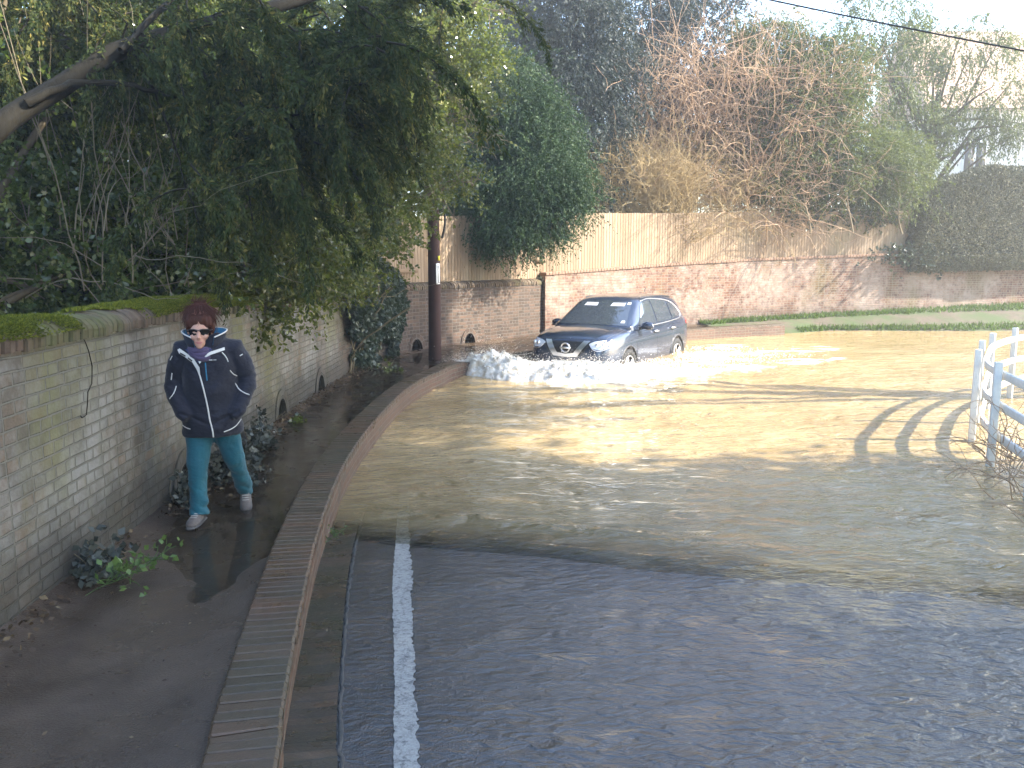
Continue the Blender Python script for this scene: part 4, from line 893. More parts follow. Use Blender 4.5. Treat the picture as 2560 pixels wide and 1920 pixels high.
def patch(name, pts, frm, m, parent, off=.004, T=None, thick=.0, res=.05, smooth=True):
    """a panel with outline pts, laid on the surface seen from direction frm ('front','left','right','top')"""
    T = T or BODYT
    ax = {'front': (lambda u, v: (4, u, v), (-1, 0, 0)), 'left': (lambda u, v: (u, 3, v), (0, -1, 0)), 'right': (lambda u, v: (u, -3, v), (0, 1, 0)), 'top': (lambda u, v: (u, v, 3), (0, 0, -1)), 'back': (lambda u, v: (-4, u, v), (1, 0, 0)), 'person': (lambda u, v: (u, -2, v), (0, 1, 0))}[frm]
    b = bmesh.new(); P2 = []
    for i in range(len(pts)):
        a, c = np.array(pts[i], float), np.array(pts[(i + 1) % len(pts)], float); k = max(1, int(np.linalg.norm(c - a) / res))
        P2 += [a + (c - a) * j / k for j in range(k)]
    vs_ = [b.verts.new((p[0], p[1], 0)) for p in P2]; f = b.faces.new(vs_); bmesh.ops.triangulate(b, faces=[f])
    for _ in range(4):
        lg = [e for e in b.edges if e.calc_length() > res * 1.6]
        if not lg: break
        bmesh.ops.subdivide_edges(b, edges=lg, cuts=1); bmesh.ops.triangulate(b, faces=b.faces[:])
    d = Vector(ax[1]); last = None
    for v in b.verts:
        h, n_, _, _ = T.ray_cast(Vector(ax[0](v.co.x, v.co.y)), d)
        if h is None: h = last if last is not None else Vector(ax[0](v.co.x, v.co.y)) ; h = Vector(h); n_ = -d
        last = h
        v.co = h - d * off
    bmesh.ops.recalc_face_normals(b, faces=b.faces)
    me = bpy.data.meshes.new(name); b.to_mesh(me); b.free(); me.materials.append(m)
    if smooth: me.polygons.foreach_set('use_smooth', np.ones(len(me.polygons), dtype=bool))
    o = bpy.data.objects.new(name, me); COL.objects.link(o); o.parent = parent
    return o
def line(name, pts, frm, rad, m, parent, off=.0, T=None, k=5):
    T = T or BODYT; ax = {'front': (lambda u, v: (4, u, v), (-1, 0, 0)), 'left': (lambda u, v: (u, 3, v), (0, -1, 0)), 'top': (lambda u, v: (u, v, 3), (0, 0, -1)), 'right': (lambda u, v: (u, -3, v), (0, 1, 0)), 'person': (lambda u, v: (u, -2, v), (0, 1, 0))}[frm]
    p, _ = spline([(a, b, 0) for a, b in pts], .02); out = []
    for q in p:
        h, n_, _, _ = T.ray_cast(Vector(ax[0](q[0], q[1])), Vector(ax[1]))
        if h: out.append(h - Vector(ax[1]) * off)
    V, f = tubes([np.array([list(a) for a in out])], [rad], k); return mesh(name, V, f, m, parent, smooth=True)
ws = patch('windscreen', [(-.74, 1.15), (-.70, 1.22), (-.585, 1.50), (-.545, 1.575), (0, 1.605), (.545, 1.575), (.585, 1.50), (.70, 1.22), (.74, 1.15), (0, 1.165)], 'front', GLASS, car, .008)
VIS = simple('sun_visor_fabric', (.55, .56, .58), .7)
for y0 in (-.43, .16): patch('sun_visor', [(y0, 1.50), (y0 + .30, 1.50), (y0 + .29, 1.56), (y0 + .02, 1.56)], 'front', VIS, ws, .013)
patch('sticker', [(.50, 1.53), (.57, 1.53), (.55, 1.57), (.49, 1.57)], 'front', WHT, ws, .015); patch('sticker', [(.60, 1.20), (.68, 1.20), (.66, 1.24), (.60, 1.24)], 'front', WHT, ws, .015)
for sd_ in ('left', 'right'):
    patch('side_window', [(.80, 1.16), (.42, 1.50), (.30, 1.56), (-.10, 1.60), (-.12, 1.15)], sd_, GLASS, car, .007)
    patch('side_window', [(-.19, 1.15), (-.17, 1.60), (-.62, 1.585), (-.98, 1.54), (-1.02, 1.17)], sd_, GLASS, car, .007)
    patch('side_window', [(-1.10, 1.175), (-1.06, 1.525), (-1.38, 1.45), (-1.66, 1.26), (-1.60, 1.20)], sd_, GLASS, car, .007)
    if sd_ == 'left':
        line('window_trim', [(.86, 1.115), (-.1, 1.105), (-1.1, 1.13), (-1.60, 1.165), (-1.72, 1.26), (-1.42, 1.48), (-1.0, 1.57), (-.2, 1.625), (.30, 1.59)], 'left', .012, CHROME, car)
    for hx in (-.02, -1.02):
        sg = 1 if sd_ == 'left' else -1
        V, f = tubes([np.array([(hx - .1, sg * .905, .97), (hx - .07, sg * .935, .975), (hx + .07, sg * .935, .98), (hx + .1, sg * .905, .98)])], [.016], 8); mesh('door_handle', V, f, CHROME, car, smooth=True)
    for pts in ([(.95, .35), (.97, .8), (.93, 1.10)], [(-.14, .32), (-.13, .8), (-.13, 1.10)], [(-1.08, 1.12), (-1.12, .95), (-1.0, .75)]):
        line('door_gap', pts, sd_, .004, PLB, car)
    line('door_crease', [(1.7, .86), (.9, .88), (0, .89), (-1.2, .92), (-1.9, 1.0)], sd_, .008, PAINTB, car, off=-.002)
    patch('sill', [(.93, .27), (-.90, .27), (-.90, .36), (.93, .36)], sd_, PLB, car, .004)
    tl = patch('tail_lamp', [(-2.0, 1.02), (-2.25, .98), (-2.22, 1.13), (-2.05, 1.13)], sd_, RED, car, .006)
# arches' dark trim and the wheels
for wx in (1.36, -1.345):
    for sg in (1, -1):
        a = np.linspace(-.35, math.pi + .35, 24); V, f = tubes([np.c_[wx + .415 * np.cos(a), np.full(24, sg * .885), .37 + .415 * np.sin(a)]], [.022], 6); mesh('arch_trim', V, f, PLB, car, smooth=True)
        wh = bpy.data.objects.new('wheel', None); COL.objects.link(wh); wh.parent = car; wh.location = (wx, sg * .80, .36)
        prf = [(.23, -.10), (.33, -.11), (.36, -.08), (.362, 0), (.36, .08), (.33, .11), (.23, .10)]; na = 36
        V = [(r_ * math.cos(2 * math.pi * i / na), o_, r_ * math.sin(2 * math.pi * i / na)) for i in range(na) for r_, o_ in prf]
        Fq = [(i * 7 + j, ((i + 1) % na) * 7 + j, ((i + 1) % na) * 7 + (j + 1) % 7, i * 7 + (j + 1) % 7) for i in range(na) for j in range(7)]
        fixn(mesh('tyre', V, Fq, RUB, wh, smooth=True))
        V = []; Fq = []; b = 0
        for k in range(5):
            for da in (-.13, .13):
                a = 2 * math.pi * k / 5; p0 = (0.05 * math.cos(a), sg * .07, .05 * math.sin(a)); p1 = (.235 * math.cos(a + da), sg * .085, .235 * math.sin(a + da)); v_, f_ = tubes([np.array([p0, p1])], [.02], 6); V.append(v_); Fq.append(f_ + b); b += len(v_)
        a = np.linspace(0, 2 * math.pi, 37); v_, f_ = tubes([np.c_[.232 * np.cos(a), np.full(37, sg * .09), .232 * np.sin(a)]], [.018], 6); V.append(v_); Fq.append(f_ + b); b += len(v_)
        a = np.linspace(0, 2 * math.pi, 13); v_, f_ = tubes([np.c_[.03 * np.cos(a), np.full(13, sg * .07), .03 * np.sin(a)]], [.035], 6); V.append(v_); Fq.append(f_ + b); b += len(v_)
        mesh('rim', np.concatenate(V), np.concatenate(Fq), ALLOY, wh, smooth=True)
        V = [(.24 * math.cos(2 * math.pi * i / 24), sg * .02, .24 * math.sin(2 * math.pi * i / 24)) for i in range(24)]; mesh('brake_disc', V, [list(range(24))], PLB, wh)
# front end
patch('grille', [(-.52, .86), (-.28, .64), (.28, .64), (.52, .86), (.46, .91), (-.46, .91)], 'front', PLB, car, .006)
for sg in (-1, 1):
    patch('grille_chrome', [(sg * .47, .93), (sg * .34, .93), (sg * .17, .70), (sg * .0, .68), (sg * .0, .62), (sg * .25, .635)][::sg], 'front', CHROME, car, .016)
    hl = patch('headlight', [(sg * .46, .88), (sg * .54, .79), (sg * .70, .77), (sg * .82, .85), (sg * .865, .96), (sg * .72, .945), (sg * .55, .92)][::sg], 'front', LENS, car, .008)
    for yy in (.62, .72): 
        bm_ = bmesh.new(); bmesh.ops.create_uvsphere(bm_, u_segments=14, v_segments=8, radius=.042, matrix=Matrix.Translation(BODYT.ray_cast(Vector((4, sg * yy, .855)), Vector((-1, 0, 0)))[0])); me = bpy.data.meshes.new('projector'); bm_.to_mesh(me); bm_.free(); me.materials.append(CHROME); o = bpy.data.objects.new('projector', me); COL.objects.link(o); o.parent = hl
    line('headlight_trim', [(sg * .46, .87), (sg * .56, .775), (sg * .70, .755), (sg * .82, .83)], 'front', .008, CHROME, car)
    patch('fog_lamp', [(sg * .62, .42), (sg * .76, .44), (sg * .76, .54), (sg * .60, .52)][::sg], 'front', PLB, car, .006)
    # door mirrors
    bm_ = bmesh.new(); bmesh.ops.create_icosphere(bm_, subdivisions=3, radius=1, matrix=Matrix.Translation((.72, sg * 1.0, 1.13)) @ Matrix.Diagonal((.085, .135, .085, 1))); me = bpy.data.meshes.new('door_mirror'); bm_.to_mesh(me); bm_.free(); me.materials.append(PAINTB); me.polygons.foreach_set('use_smooth', np.ones(len(me.polygons), dtype=bool))
    mi = bpy.data.objects.new('door_mirror', me); COL.objects.link(mi); mi.parent = car
    V, f = tubes([np.array([(.74, sg * .86, 1.09), (.73, sg * .96, 1.10)])], [.03], 8); mesh('mirror_arm', V, f, PLB, mi)
    V, f = boxes([((.722, sg * 1.0, 1.085), (.15, .20, .03), 0)]); bevel(mesh('mirror_base', V, f, PLB, mi), .01)
    line('roof_rail', [(.2, sg * .60), (-.6, sg * .62), (-1.6, sg * .58)], 'top', .014, PLB, car, off=.012)
h = BODYT.ray_cast(Vector((4, 0, .79)), Vector((-1, 0, 0)))[0]
a = np.linspace(0, 2 * math.pi, 33)
V, f = tubes([np.c_[np.full(33, h.x + .018), .085 * np.cos(a), .79 + .085 * np.sin(a)]], [.014], 8); em = mesh('emblem', V, f, CHROME, car, smooth=True)
V, f = boxes([((h.x + .024, 0, .79), (.012, .225, .034), 0)]); mesh('emblem_bar', V, f, CHROME, em)
patch('number_plate', [(-.26, .44), (.26, .44), (.26, .55), (-.26, .55)], 'front', WHT, car, .014)
for y0 in (-.35, .25):
    V, f = tubes([np.array([(1.22, y0, 1.145), (1.10, y0 - .25, 1.185), (1.04, y0 - .45, 1.215)])], [.008], 5); mesh('wiper', V, f, PLB, car)
V, f = tubes([np.array([(-1.55, 0, 1.66), (-1.66, 0, 1.80)])], [.008, .004], 5); mesh('aerial', V, f, PLB, car)
line('bonnet_gap', [(2.10, -.70), (2.19, -.40), (2.215, 0), (2.19, .40), (2.10, .70)], 'top', .004, PLB, car)
line('bonnet_gap', [(2.05, .72), (1.6, .78), (1.28, .76)], 'top', .004, PLB, car); line('bonnet_gap', [(2.05, -.72), (1.6, -.78), (1.28, -.76)], 'top', .004, PLB, car)

# ------------------------------------------------------------------ bow wave
FOAM = M('foam', .45, (.80, .77, .70), .4); v = FOAM.coord(); nf = FOAM.noise(v, 11, 5, .65); FOAM.base(FOAM.ramp(nf, (.34, (.60, .49, .33)), (.56, (.86, .82, .74)))); FOAM.bump(FOAM.noise(v, 34, 5, .7), .8, .02); FOAM.set(**{'Subsurface Weight': .25, 'Subsurface Radius': (.05, .045, .035), 'Subsurface Scale': 1.}); FOAM = FOAM.m
sp_c = [(-1.35, 16.1, .12, .02), (-1.0, 15.9, .34, .22), (-.6, 15.65, .50, .36), (-.2, 15.6, .65, .36), (.5, 15.55, .75, .22), (1.3, 15.4, .80, .24), (2.1, 15.35, .68, .22), (2.9, 15.7, .42, .14), (3.8, 16.1, .24, .07), (5.0, 16.8, .12, .035), (6.0, 17.3, .05, .0)]
sp_, ssp = spline(sp_c, .022); nn_ = rightn(sp_); nt = 84; tt = np.linspace(-1, 1, nt)
wd = sp_[:, 2][:, None] * (1 + .75 * (fbm(ssp[:, None] * 1.5 + 0 * tt[None], 3 * np.sign(tt)[None] + 0 * ssp[:, None], 6, 5) - .5) * 2)
b_ = sp_[:, None, :2] + nn_[:, None] * (tt[None] * wd)[..., None]
x_, y_ = b_[..., 0], b_[..., 1]
rid = 1 - np.abs(fbm(x_ * 3.2, y_ * 3.2, 71, 5) - .5) * 4
rid2 = fbm(x_ * 9, y_ * 9, 75, 4)
h_ = sp_[:, 3][:, None] * (1 - tt[None] ** 2) ** .8 * (.55 + .52 * np.clip(rid, 0, 1) * .8 + .52 * rid2)
h_ = h_ * (1 - .35 * np.clip(tt, 0, 1))[None] - .03 + .05 * (fbm(x_ * 22, y_ * 22, 88, 3) - .5) * (1 - tt[None] ** 2)
dx_ = .05 * (fbm(x_ * 7, y_ * 7 + 9, 80) - .5); dy_ = .09 * (fbm(x_ * 7 + 5, y_ * 7, 85) - .5)
splash = thing('bow_wave', 'white foaming bow wave thrown up in front of the blue car', 'splash', (1.2, 15.5, 0), kind='stuff')
V = np.stack([x_ + dx_, y_ + dy_, h_], -1)
moved(mesh('foam_crest', V, gridfaces(len(sp_), nt), FOAM, splash, smooth=True))
r = np.random.default_rng(5); bmi = bmesh.new(); bmesh.ops.create_icosphere(bmi, subdivisions=1, radius=1); iv = np.array([v.co[:] for v in bmi.verts]); ifc = np.array([[v.index for v in f.verts] for f in bmi.faces]); bmi.free()
def beads(name, pos, rad, m, parent):
    n = len(pos); sc = rad[:, None, None] * r.uniform(.6, 1.3, (n, 1, 3)); V = iv[None] * sc * r.uniform(.9, 1.1, (n, len(iv), 1)) + pos[:, None]
    return moved(mesh(name, V.reshape(-1, 3), (ifc[None] + (np.arange(n) * len(iv))[:, None, None]).reshape(-1, 3), m, parent, smooth=True))
n = 1500; i_ = (r.beta(1.1, 1.9, n) * (len(sp_) - 40)).astype(int); j_ = np.clip((nt / 2 + r.normal(0, nt * .24, n)), 1, nt - 2).astype(int)
pos = V[i_, j_] + r.normal(0, .02, (n, 3)); rad = r.uniform(.006, .03, n) ** 1 * (.5 + sp_[i_, 3] * 2); pos[:, 2] += r.exponential(.018, n)
beads('foam_clots', pos, rad * .55, FOAM, splash)
n = 5200; i_ = (r.beta(.9, 2.1, n) * (len(sp_) - 90)).astype(int); j_ = r.integers(10, nt - 10, n); pos = V[i_, j_].copy(); pos[:, 2] += r.exponential(.10, n) * (.3 + sp_[i_, 3] * 2); pos[:, :2] += r.normal(0, .12, (n, 2)); beads('droplets', pos, r.uniform(.002, .007, n), FOAM, splash)
# wake foam behind and beside the car
wk = thing('wake_foam', 'low churned foam and chop trailing beside and behind the car', 'foam', (4.5, 18, 0), kind='stuff')
n = 1500; c0 = np.array([(3.2, 16.9), (3.6, 17.6), (4.4, 18.9), (4.9, 20.0), (5.4, 18.6), (4.8, 17.6)]); k = r.integers(0, len(c0), n); pos = np.c_[c0[k] + r.normal(0, 1, (n, 2)) * np.array([.55, .25]), np.full(n, .035)]
beads('foam_flecks', pos, r.uniform(.005, .016, n), FOAM, wk)

# ------------------------------------------------------------------ the walking woman
def ell_tube(chain, k=18):             # closed tube through (x, y, z, rx, ry)
    c = np.array(chain, float); p = c[:, :3]; d = unit(np.gradient(p, axis=0)); V = []; Fq = []
    for i in range(len(c)):
        u = np.array([1., 0, 0]) - d[i] * d[i][0]; u = unit(u); w_ = np.cross(d[i], u)
        for a in range(k): t = 2 * math.pi * a / k; V.append(p[i] + u * c[i, 3] * math.cos(t) + w_ * c[i, 4] * math.sin(t))
    for i in range(len(c) - 1):
        for a in range(k): Fq.append((i * k + a, i * k + (a + 1) % k, (i + 1) * k + (a + 1) % k, (i + 1) * k + a))
    Fq.append(list(range(k))[::-1]); Fq.append([(len(c) - 1) * k + a for a in range(k)])
    return [tuple(v) for v in V], Fq
def ball(c, r_, n=16):
    V = []; Fq = []
    for i in range(n + 1):
        t = math.pi * i / n
        for j in range(n): a = 2 * math.pi * j / n; V.append((c[0] + r_[0] * max(math.sin(t), .01) * math.cos(a), c[1] + r_[1] * max(math.sin(t), .01) * math.sin(a), c[2] + r_[2] * math.cos(t)))
    for i in range(n):
        for j in range(n): Fq.append((i * n + j, i * n + (j + 1) % n, (i + 1) * n + (j + 1) % n, (i + 1) * n + j))
    Fq.append(list(range(n))); Fq.append([n * n + j for j in range(n)][::-1]); return V, Fq
def fuse(name, parts, vox, m, parent, smooth=6, disp=None):
    V = []; Fq = []; b = 0
    for v_, f_ in parts: V += v_; Fq += [[b + i for i in q] for q in f_]; b += len(v_)
    o = fixn(mesh(name, V, Fq, None)); rm = o.modifiers.new('r', 'REMESH'); rm.mode = 'VOXEL'; rm.voxel_size = vox; rm.adaptivity = 0
    sm = o.modifiers.new('s', 'SMOOTH'); sm.iterations = smooth; sm.factor = .5; finalize(o)
    if disp:
        me = o.data; n = len(me.vertices); co = np.zeros(n * 3); no = np.zeros(n * 3); me.vertices.foreach_get('co', co); me.vertices.foreach_get('normal', no); co = co.reshape(-1, 3); no = no.reshape(-1, 3)
        co += no * disp(co)[:, None]; me.vertices.foreach_set('co', co.ravel()); me.update()
    o.data.materials.clear(); o.data.materials.append(m); o.data.polygons.foreach_set('use_smooth', np.ones(len(o.data.polygons), dtype=bool)); o.parent = parent; return o
th = R(14); W1 = P(480, 1308, .2); off = np.array((-.12, -.12)) * 1.03
rx_ = math.cos(th) * off[0] - math.sin(th) * off[1]; ry_ = math.sin(th) * off[0] + math.cos(th) * off[1]
her = thing('person', 'woman with tied up auburn hair in navy jacket and teal trousers walking on the path', 'person', (W1.x - rx_ + .05, W1.y - ry_, .20), rz=th); her.scale = (1.03,) * 3
SKIN = M('skin', .5, (.50, .27, .19), .4); SKIN.set(**{'Subsurface Weight': .15, 'Subsurface Radius': (.02, .008, .004), 'Subsurface Scale': 1.}); SKIN.base(SKIN.mix(SKIN.noise(SKIN.coord(), 14, 4), (.44, .22, .15), (.56, .32, .23))); SKIN = SKIN.m
def cloth(name, c, sc=220, var=.25, rough=.75):
    m = M(name, rough, c, .3); v = m.coord(); m.set(**{'Sheen Weight': .15}); n = m.noise(v, 7, 5); m.base(m.mix(n, tuple(a * (1 - var) for a in c), tuple(a * (1 + var) for a in c))); m.bump(m.noise(v, sc, 2), .25, .002, m.bump(m.noise(m.coord('Object', (1, 1, 2.)), 13, 4, .6), .5, .02)); return m.m
NAVY = cloth('navy_shell', (.008, .009, .018)); TEAL = cloth('teal_corduroy', (.008, .085, .115), var=.35); BLUEL = cloth('blue_lining', (.02, .16, .28)); WTRIM = simple('pale_trim', (.62, .60, .55), .6, var=.1); HAIRM = simple('auburn_hair', (.060, .017, .009), .6, var=.6, scale=60, spec=.25); SCARF = cloth('scarf_wool', (.065, .045, .095), 90, .6); SHOE = cloth('suede_shoe', (.11, .09, .075), 120, .45)
sv = SCARF.node_tree
hx, hz = -.045, 1.455
body = fuse('body', [ball((hx, -.055, 1.475), (.075, .092, .092)), ball((hx, -.10, 1.385), (.062, .055, .078)), ball((hx + .002, -.128, 1.315), (.038, .035, .042)), ball((hx, -.143, 1.285), (.022, .018, .016)),
    ell_tube([(hx, -.148, 1.395, .007, .007), (hx, -.163, 1.372, .010, .010), (hx, -.174, 1.352, .014, .012), (hx, -.158, 1.343, .015, .012)], 10), ball((hx - .036, -.128, 1.355), (.026, .024, .024)), ball((hx + .036, -.128, 1.355), (.026, .024, .024)),
    ball((hx - .078, -.05, 1.39), (.010, .02, .032)), ball((hx + .078, -.05, 1.39), (.010, .02, .032)),
    ell_tube([(hx, -.06, 1.37, .052, .052), (-.03, -.02, 1.29, .052, .052), (-.01, 0, 1.20, .07, .06)]),
    ell_tube([(0, 0, .72, .14, .10), (0, 0, .95, .13, .10), (0, 0, 1.15, .15, .10), (0, 0, 1.27, .10, .07)]),
    *[ell_tube([(s_ * .11, 0, 1.25, .045, .045), (s_ * .18, .02, 1.22, .045, .045), (s_ * .265, .04, 1.03, .038, .038), (s_ * .20, -.05, .87, .028, .026), (s_ * .165, -.09, .83, .034, .018), (s_ * .13, -.10, .78, .03, .014)]) for s_ in (-1, 1)],
    ell_tube([(-.08, 0, .75, .08, .08), (-.115, -.06, .42, .05, .05), (-.12, -.11, .08, .035, .035), (-.12, -.15, .05, .03, .025)]), ell_tube([(.08, 0, .75, .08, .08), (.13, .08, .42, .05, .05), (.18, .30, .14, .035, .035), (.18, .24, .06, .03, .025)])], .007, SKIN, her, 3)
BT = tree_of(body)
LIP = simple('lips', (.42, .14, .12), .45, var=.1)
patch('lips', [(hx - .026, 1.318), (hx - .010, 1.324), (hx, 1.321), (hx + .010, 1.324), (hx + .026, 1.319), (hx + .012, 1.307), (hx - .012, 1.307)], 'person', LIP, body, .003, T=BT, res=.008)
# sunglasses
sg_ = bpy.data.objects.new('sunglasses', None); COL.objects.link(sg_); sg_.parent = her
DG = M('dark_lens', .5, (.004, .004, .005), .1).m; FRM = simple('glasses_frame', (.02, .015, .015), .3)
for s_ in (-1, 1):
    V = []; out = [(.008, .016), (.030, .021), (.064, .020), (.070, .008), (.058, -.018), (.034, -.022), (.014, -.014), (.006, -.002)]
    for yo in (0, .006):
        V += [(hx + s_ * a, -.157 + yo + (a / .07) ** 2 * .032, 1.386 + b_) for a, b_ in out]
    k = len(out); Fq = [list(range(k)), list(range(k, 2 * k))[::-1]] + [(i, (i + 1) % k, k + (i + 1) % k, k + i) for i in range(k)]
    fixn(mesh('lens', V, Fq, DG, sg_))
    V, f = tubes([np.array([(hx + s_ * .070, -.126, 1.398), (hx + s_ * .083, -.09, 1.40), (hx + s_ * .084, -.03, 1.398)])], [.004], 6); mesh('temple', V, f, FRM, sg_)
V, f = tubes([np.array([(hx - .068, -.128, 1.405), (hx - .03, -.158, 1.409), (hx, -.164, 1.402), (hx + .03, -.158, 1.409), (hx + .068, -.128, 1.405)])], [.004], 6); mesh('bridge', V, f, FRM, sg_)
# jacket
def folds(co):
    x, y, z = co[:, 0], co[:, 1], co[:, 2]; arm = np.clip((np.abs(x) - .2) / .06, 0, 1)
    f = .026 * (fbm(x * 7 + z * 6, z * 9 - np.abs(x) * 8 + y * 3, 3, 4) - .5) + .020 * arm * (np.abs(fbm(z * 20 + x * 6, y * 8 + x * 10, 9, 2) - .5) - .12)
    f += .012 * np.exp(-((z - .70) / .03) ** 2) * np.sin(x * 40) * .4
    f -= .010 * np.exp(-((z - .79 - .5 * (np.abs(x) - .14)) / .012) ** 2) * (np.abs(x) < .2) * (y < 0)
    return f
arms = lambda s_: ell_tube([(s_ * .10, 0, 1.265, .07, .07), (s_ * .165, .005, 1.245, .088, .088), (s_ * .210, .02, 1.16, .078, .084), (s_ * .250, .035, 1.04, .067, .074), (s_ * .252, .01, .98, .065, .07), (s_ * .218, -.06, .88, .057, .058), (s_ * .185, -.105, .81, .058, .05), (s_ * .15, -.13, .77, .04, .03)])
jk = fuse('jacket', [ell_tube([(0, .01, .625, .19, .145), (0, .01, .64, .212, .158), (-.005, .005, .75, .210, .16), (-.005, 0, .90, .192, .15), (0, 0, 1.05, .192, .145), (0, 0, 1.18, .192, .138), (0, .0, 1.26, .175, .125), (-.01, .0, 1.315, .125, .10), (-.02, 0, 1.34, .09, .085)], 32), arms(-1), arms(1)], .0085, NAVY, her, 7, folds)
JT = tree_of(jk)
pl = lambda nm, pts, rad, m=WTRIM, off=.001: line(nm, pts, 'person', rad, m, jk, off=off, T=JT)
pt = lambda nm, pts, m, off=.006, par=None: patch(nm, pts, 'person', m, par or jk, off, T=JT, res=.02)
pl('zip_flap', [(-.078, 1.15), (-.055, 1.08), (-.032, .98), (-.012, .85), (-.002, .76), (.012, .69), (.015, .635)], .0055)
pl('pocket_zip', [(-.013, 1.172), (-.008, 1.044)], .0045, BLUEL)
pt('logo_print', [(.012, 1.186), (.036, 1.186), (.036, 1.193), (.012, 1.193)], WTRIM, .003); pt('logo_print', [(.041, 1.187), (.062, 1.187), (.062, 1.191), (.041, 1.191)], WTRIM, .003)
for pts in ([(.10, 1.238), (.125, 1.205), (.137, 1.169)], [(.146, 1.107), (.165, 1.075), (.187, 1.057)], [(.174, 1.007), (.193, .969), (.235, .94), (.27, .922)], [(-.258, 1.186), (-.241, 1.216)], [(-.259, 1.044), (-.25, 1.094)], [(-.226, 1.0), (-.24, .955), (-.27, .915)], [(.087, .668), (.13, .68), (.168, .70), (.20, .735)], [(-.20, .71), (-.17, .70), (-.138, .695)], [(.215, 1.205), (.235, 1.215)]):
    pl('piping', pts, .004)
fl = pt('lapel', [(-.20, 1.262), (-.185, 1.272), (-.088, 1.20), (-.052, 1.14), (-.05, 1.085), (-.075, 1.13), (-.10, 1.175), (-.19, 1.235)], WTRIM, .012)
pt('fastener_tab', [(-.182, 1.245), (-.145, 1.222), (-.148, 1.212), (-.184, 1.233)], PLB, .016, fl); pt('fastener_tab', [(-.128, 1.212), (-.098, 1.19), (-.102, 1.180), (-.130, 1.200)], PLB, .016, fl)
pt('lapel', [(-.058, 1.185), (-.02, 1.225), (.03, 1.25), (.118, 1.275), (.12, 1.255), (.03, 1.228), (-.02, 1.205), (-.05, 1.165)], WTRIM, .012)
pt('shirt_front', [(-.15, 1.262), (-.085, 1.20), (-.06, 1.17), (-.02, 1.215), (.04, 1.265), (-.05, 1.29)], cloth('dark_blue_fleece', (.02, .03, .09)), .009)
# stand-up collar with blue lining
V = []; Fq = []; na = 26
for i in range(na):
    a = math.radians(-62) + math.radians(304) * i / (na - 1)      # open at the front
    fr_k = abs(i / (na - 1) - .5) * 2
    cx, cy = -.02, -.015
    for rr_, z_ in ((.098, 1.255), (.128 + .02 * fr_k, 1.40 - .05 * fr_k ** 3), (.134 + .02 * fr_k, 1.40 - .05 * fr_k ** 3), (.112, 1.25)):
        V.append((cx + rr_ * math.cos(a) * 1.05, cy + rr_ * math.sin(a) * .95, z_))
for i in range(na - 1):
    for j in range(3): Fq.append((i * 4 + j, i * 4 + j + 1, i * 4 + 5 + j, i * 4 + 4 + j))
co_ = mesh('collar', V, Fq, NAVY, jk, smooth=True); co_.data.materials.append(BLUEL)
for p_ in co_.data.polygons:
    if p_.index % 3 == 0: p_.material_index = 1
V, f = tubes([np.array([V[i * 4 + 2] for i in range(na)])], [.005], 6); mesh('collar_piping', V, f, WTRIM, co_, smooth=True)
# scarf
a = np.linspace(0, 2 * math.pi, 40); V = []
pp = [np.c_[-.035 + (.075 + .004 * k) * np.cos(a + k), -.045 + (.080 + .004 * k) * np.sin(a + k), 1.285 - .022 * k - .035 * np.clip(-np.sin(a + k), 0, 1) + .008 * np.sin(3 * a + k)] for k in range(3)]
V, f = tubes(pp, [.026, .026, .024], 9); scf = mesh('scarf', V, f, SCARF, her, smooth=True)
# trousers
def tf(co): x, y, z = co.T; return -.008 + .020 * (fbm(x * 12 + y * 6, z * 9, 3, 3) - .5) + .026 * np.clip((.5 - z) / .4, 0, 1) * (fbm(x * 6 + y * 6, z * 22 + x * 12, 7, 2) - .5) - .004 * np.clip((fbm(x * 30, z * 4, 5) - .55), 0, 1)
tr = fuse('trousers', [ell_tube([(0, 0, .78, .16, .12), (0, 0, .70, .185, .135), (0, .0, .64, .17, .12)]), ell_tube([(-.09, 0, .72, .105, .115), (-.10, -.02, .58, .098, .10), (-.112, -.06, .42, .080, .085), (-.118, -.08, .24, .072, .075), (-.118, -.11, .09, .074, .078), (-.118, -.12, .055, .074, .080)]),
    ell_tube([(.09, 0, .72, .105, .115), (.105, .02, .58, .098, .10), (.135, .06, .43, .080, .085), (.16, .16, .27, .070, .074), (.18, .27, .14, .070, .075), (.185, .29, .105, .068, .074)])], .009, TEAL, her, 5, tf)
def shoe(loc, pitch, yaw):
    o = fuse('shoe', [ell_tube([(0, .09, .05, .030, .035), (0, .05, .055, .040, .05), (0, -.02, .05, .042, .042), (0, -.09, .04, .045, .032), (0, -.14, .032, .038, .024), (0, -.165, .028, .018, .014)], 14), ball((0, .045, .085), (.038, .045, .045))], .006, SHOE, her, 4)
    o.location = loc; o.rotation_euler = (pitch, 0, yaw)
    V, f = ell_tube([(0, .10, .012, .034, .014), (0, .0, .012, .040, .012), (0, -.09, .012, .048, .012), (0, -.165, .014, .030, .012), (0, -.178, .016, .012, .008)], 14); mesh('sole', V, f, simple('rubber_sole', (.10, .09, .08), .7), o)
    for k in range(4):
        V, f = tubes([np.array([(-.025, -.02 - .02 * k, .088 - .006 * k), (0, -.025 - .02 * k, .096 - .008 * k), (.025, -.02 - .02 * k, .088 - .006 * k)])], [.004], 5); mesh('lace', V, f, simple('pale_lace', (.4, .38, .34), .7), o)
shoe((-.122, -.13, 0), 0, R(-14)); shoe((.185, .27, .035), R(22), R(4))
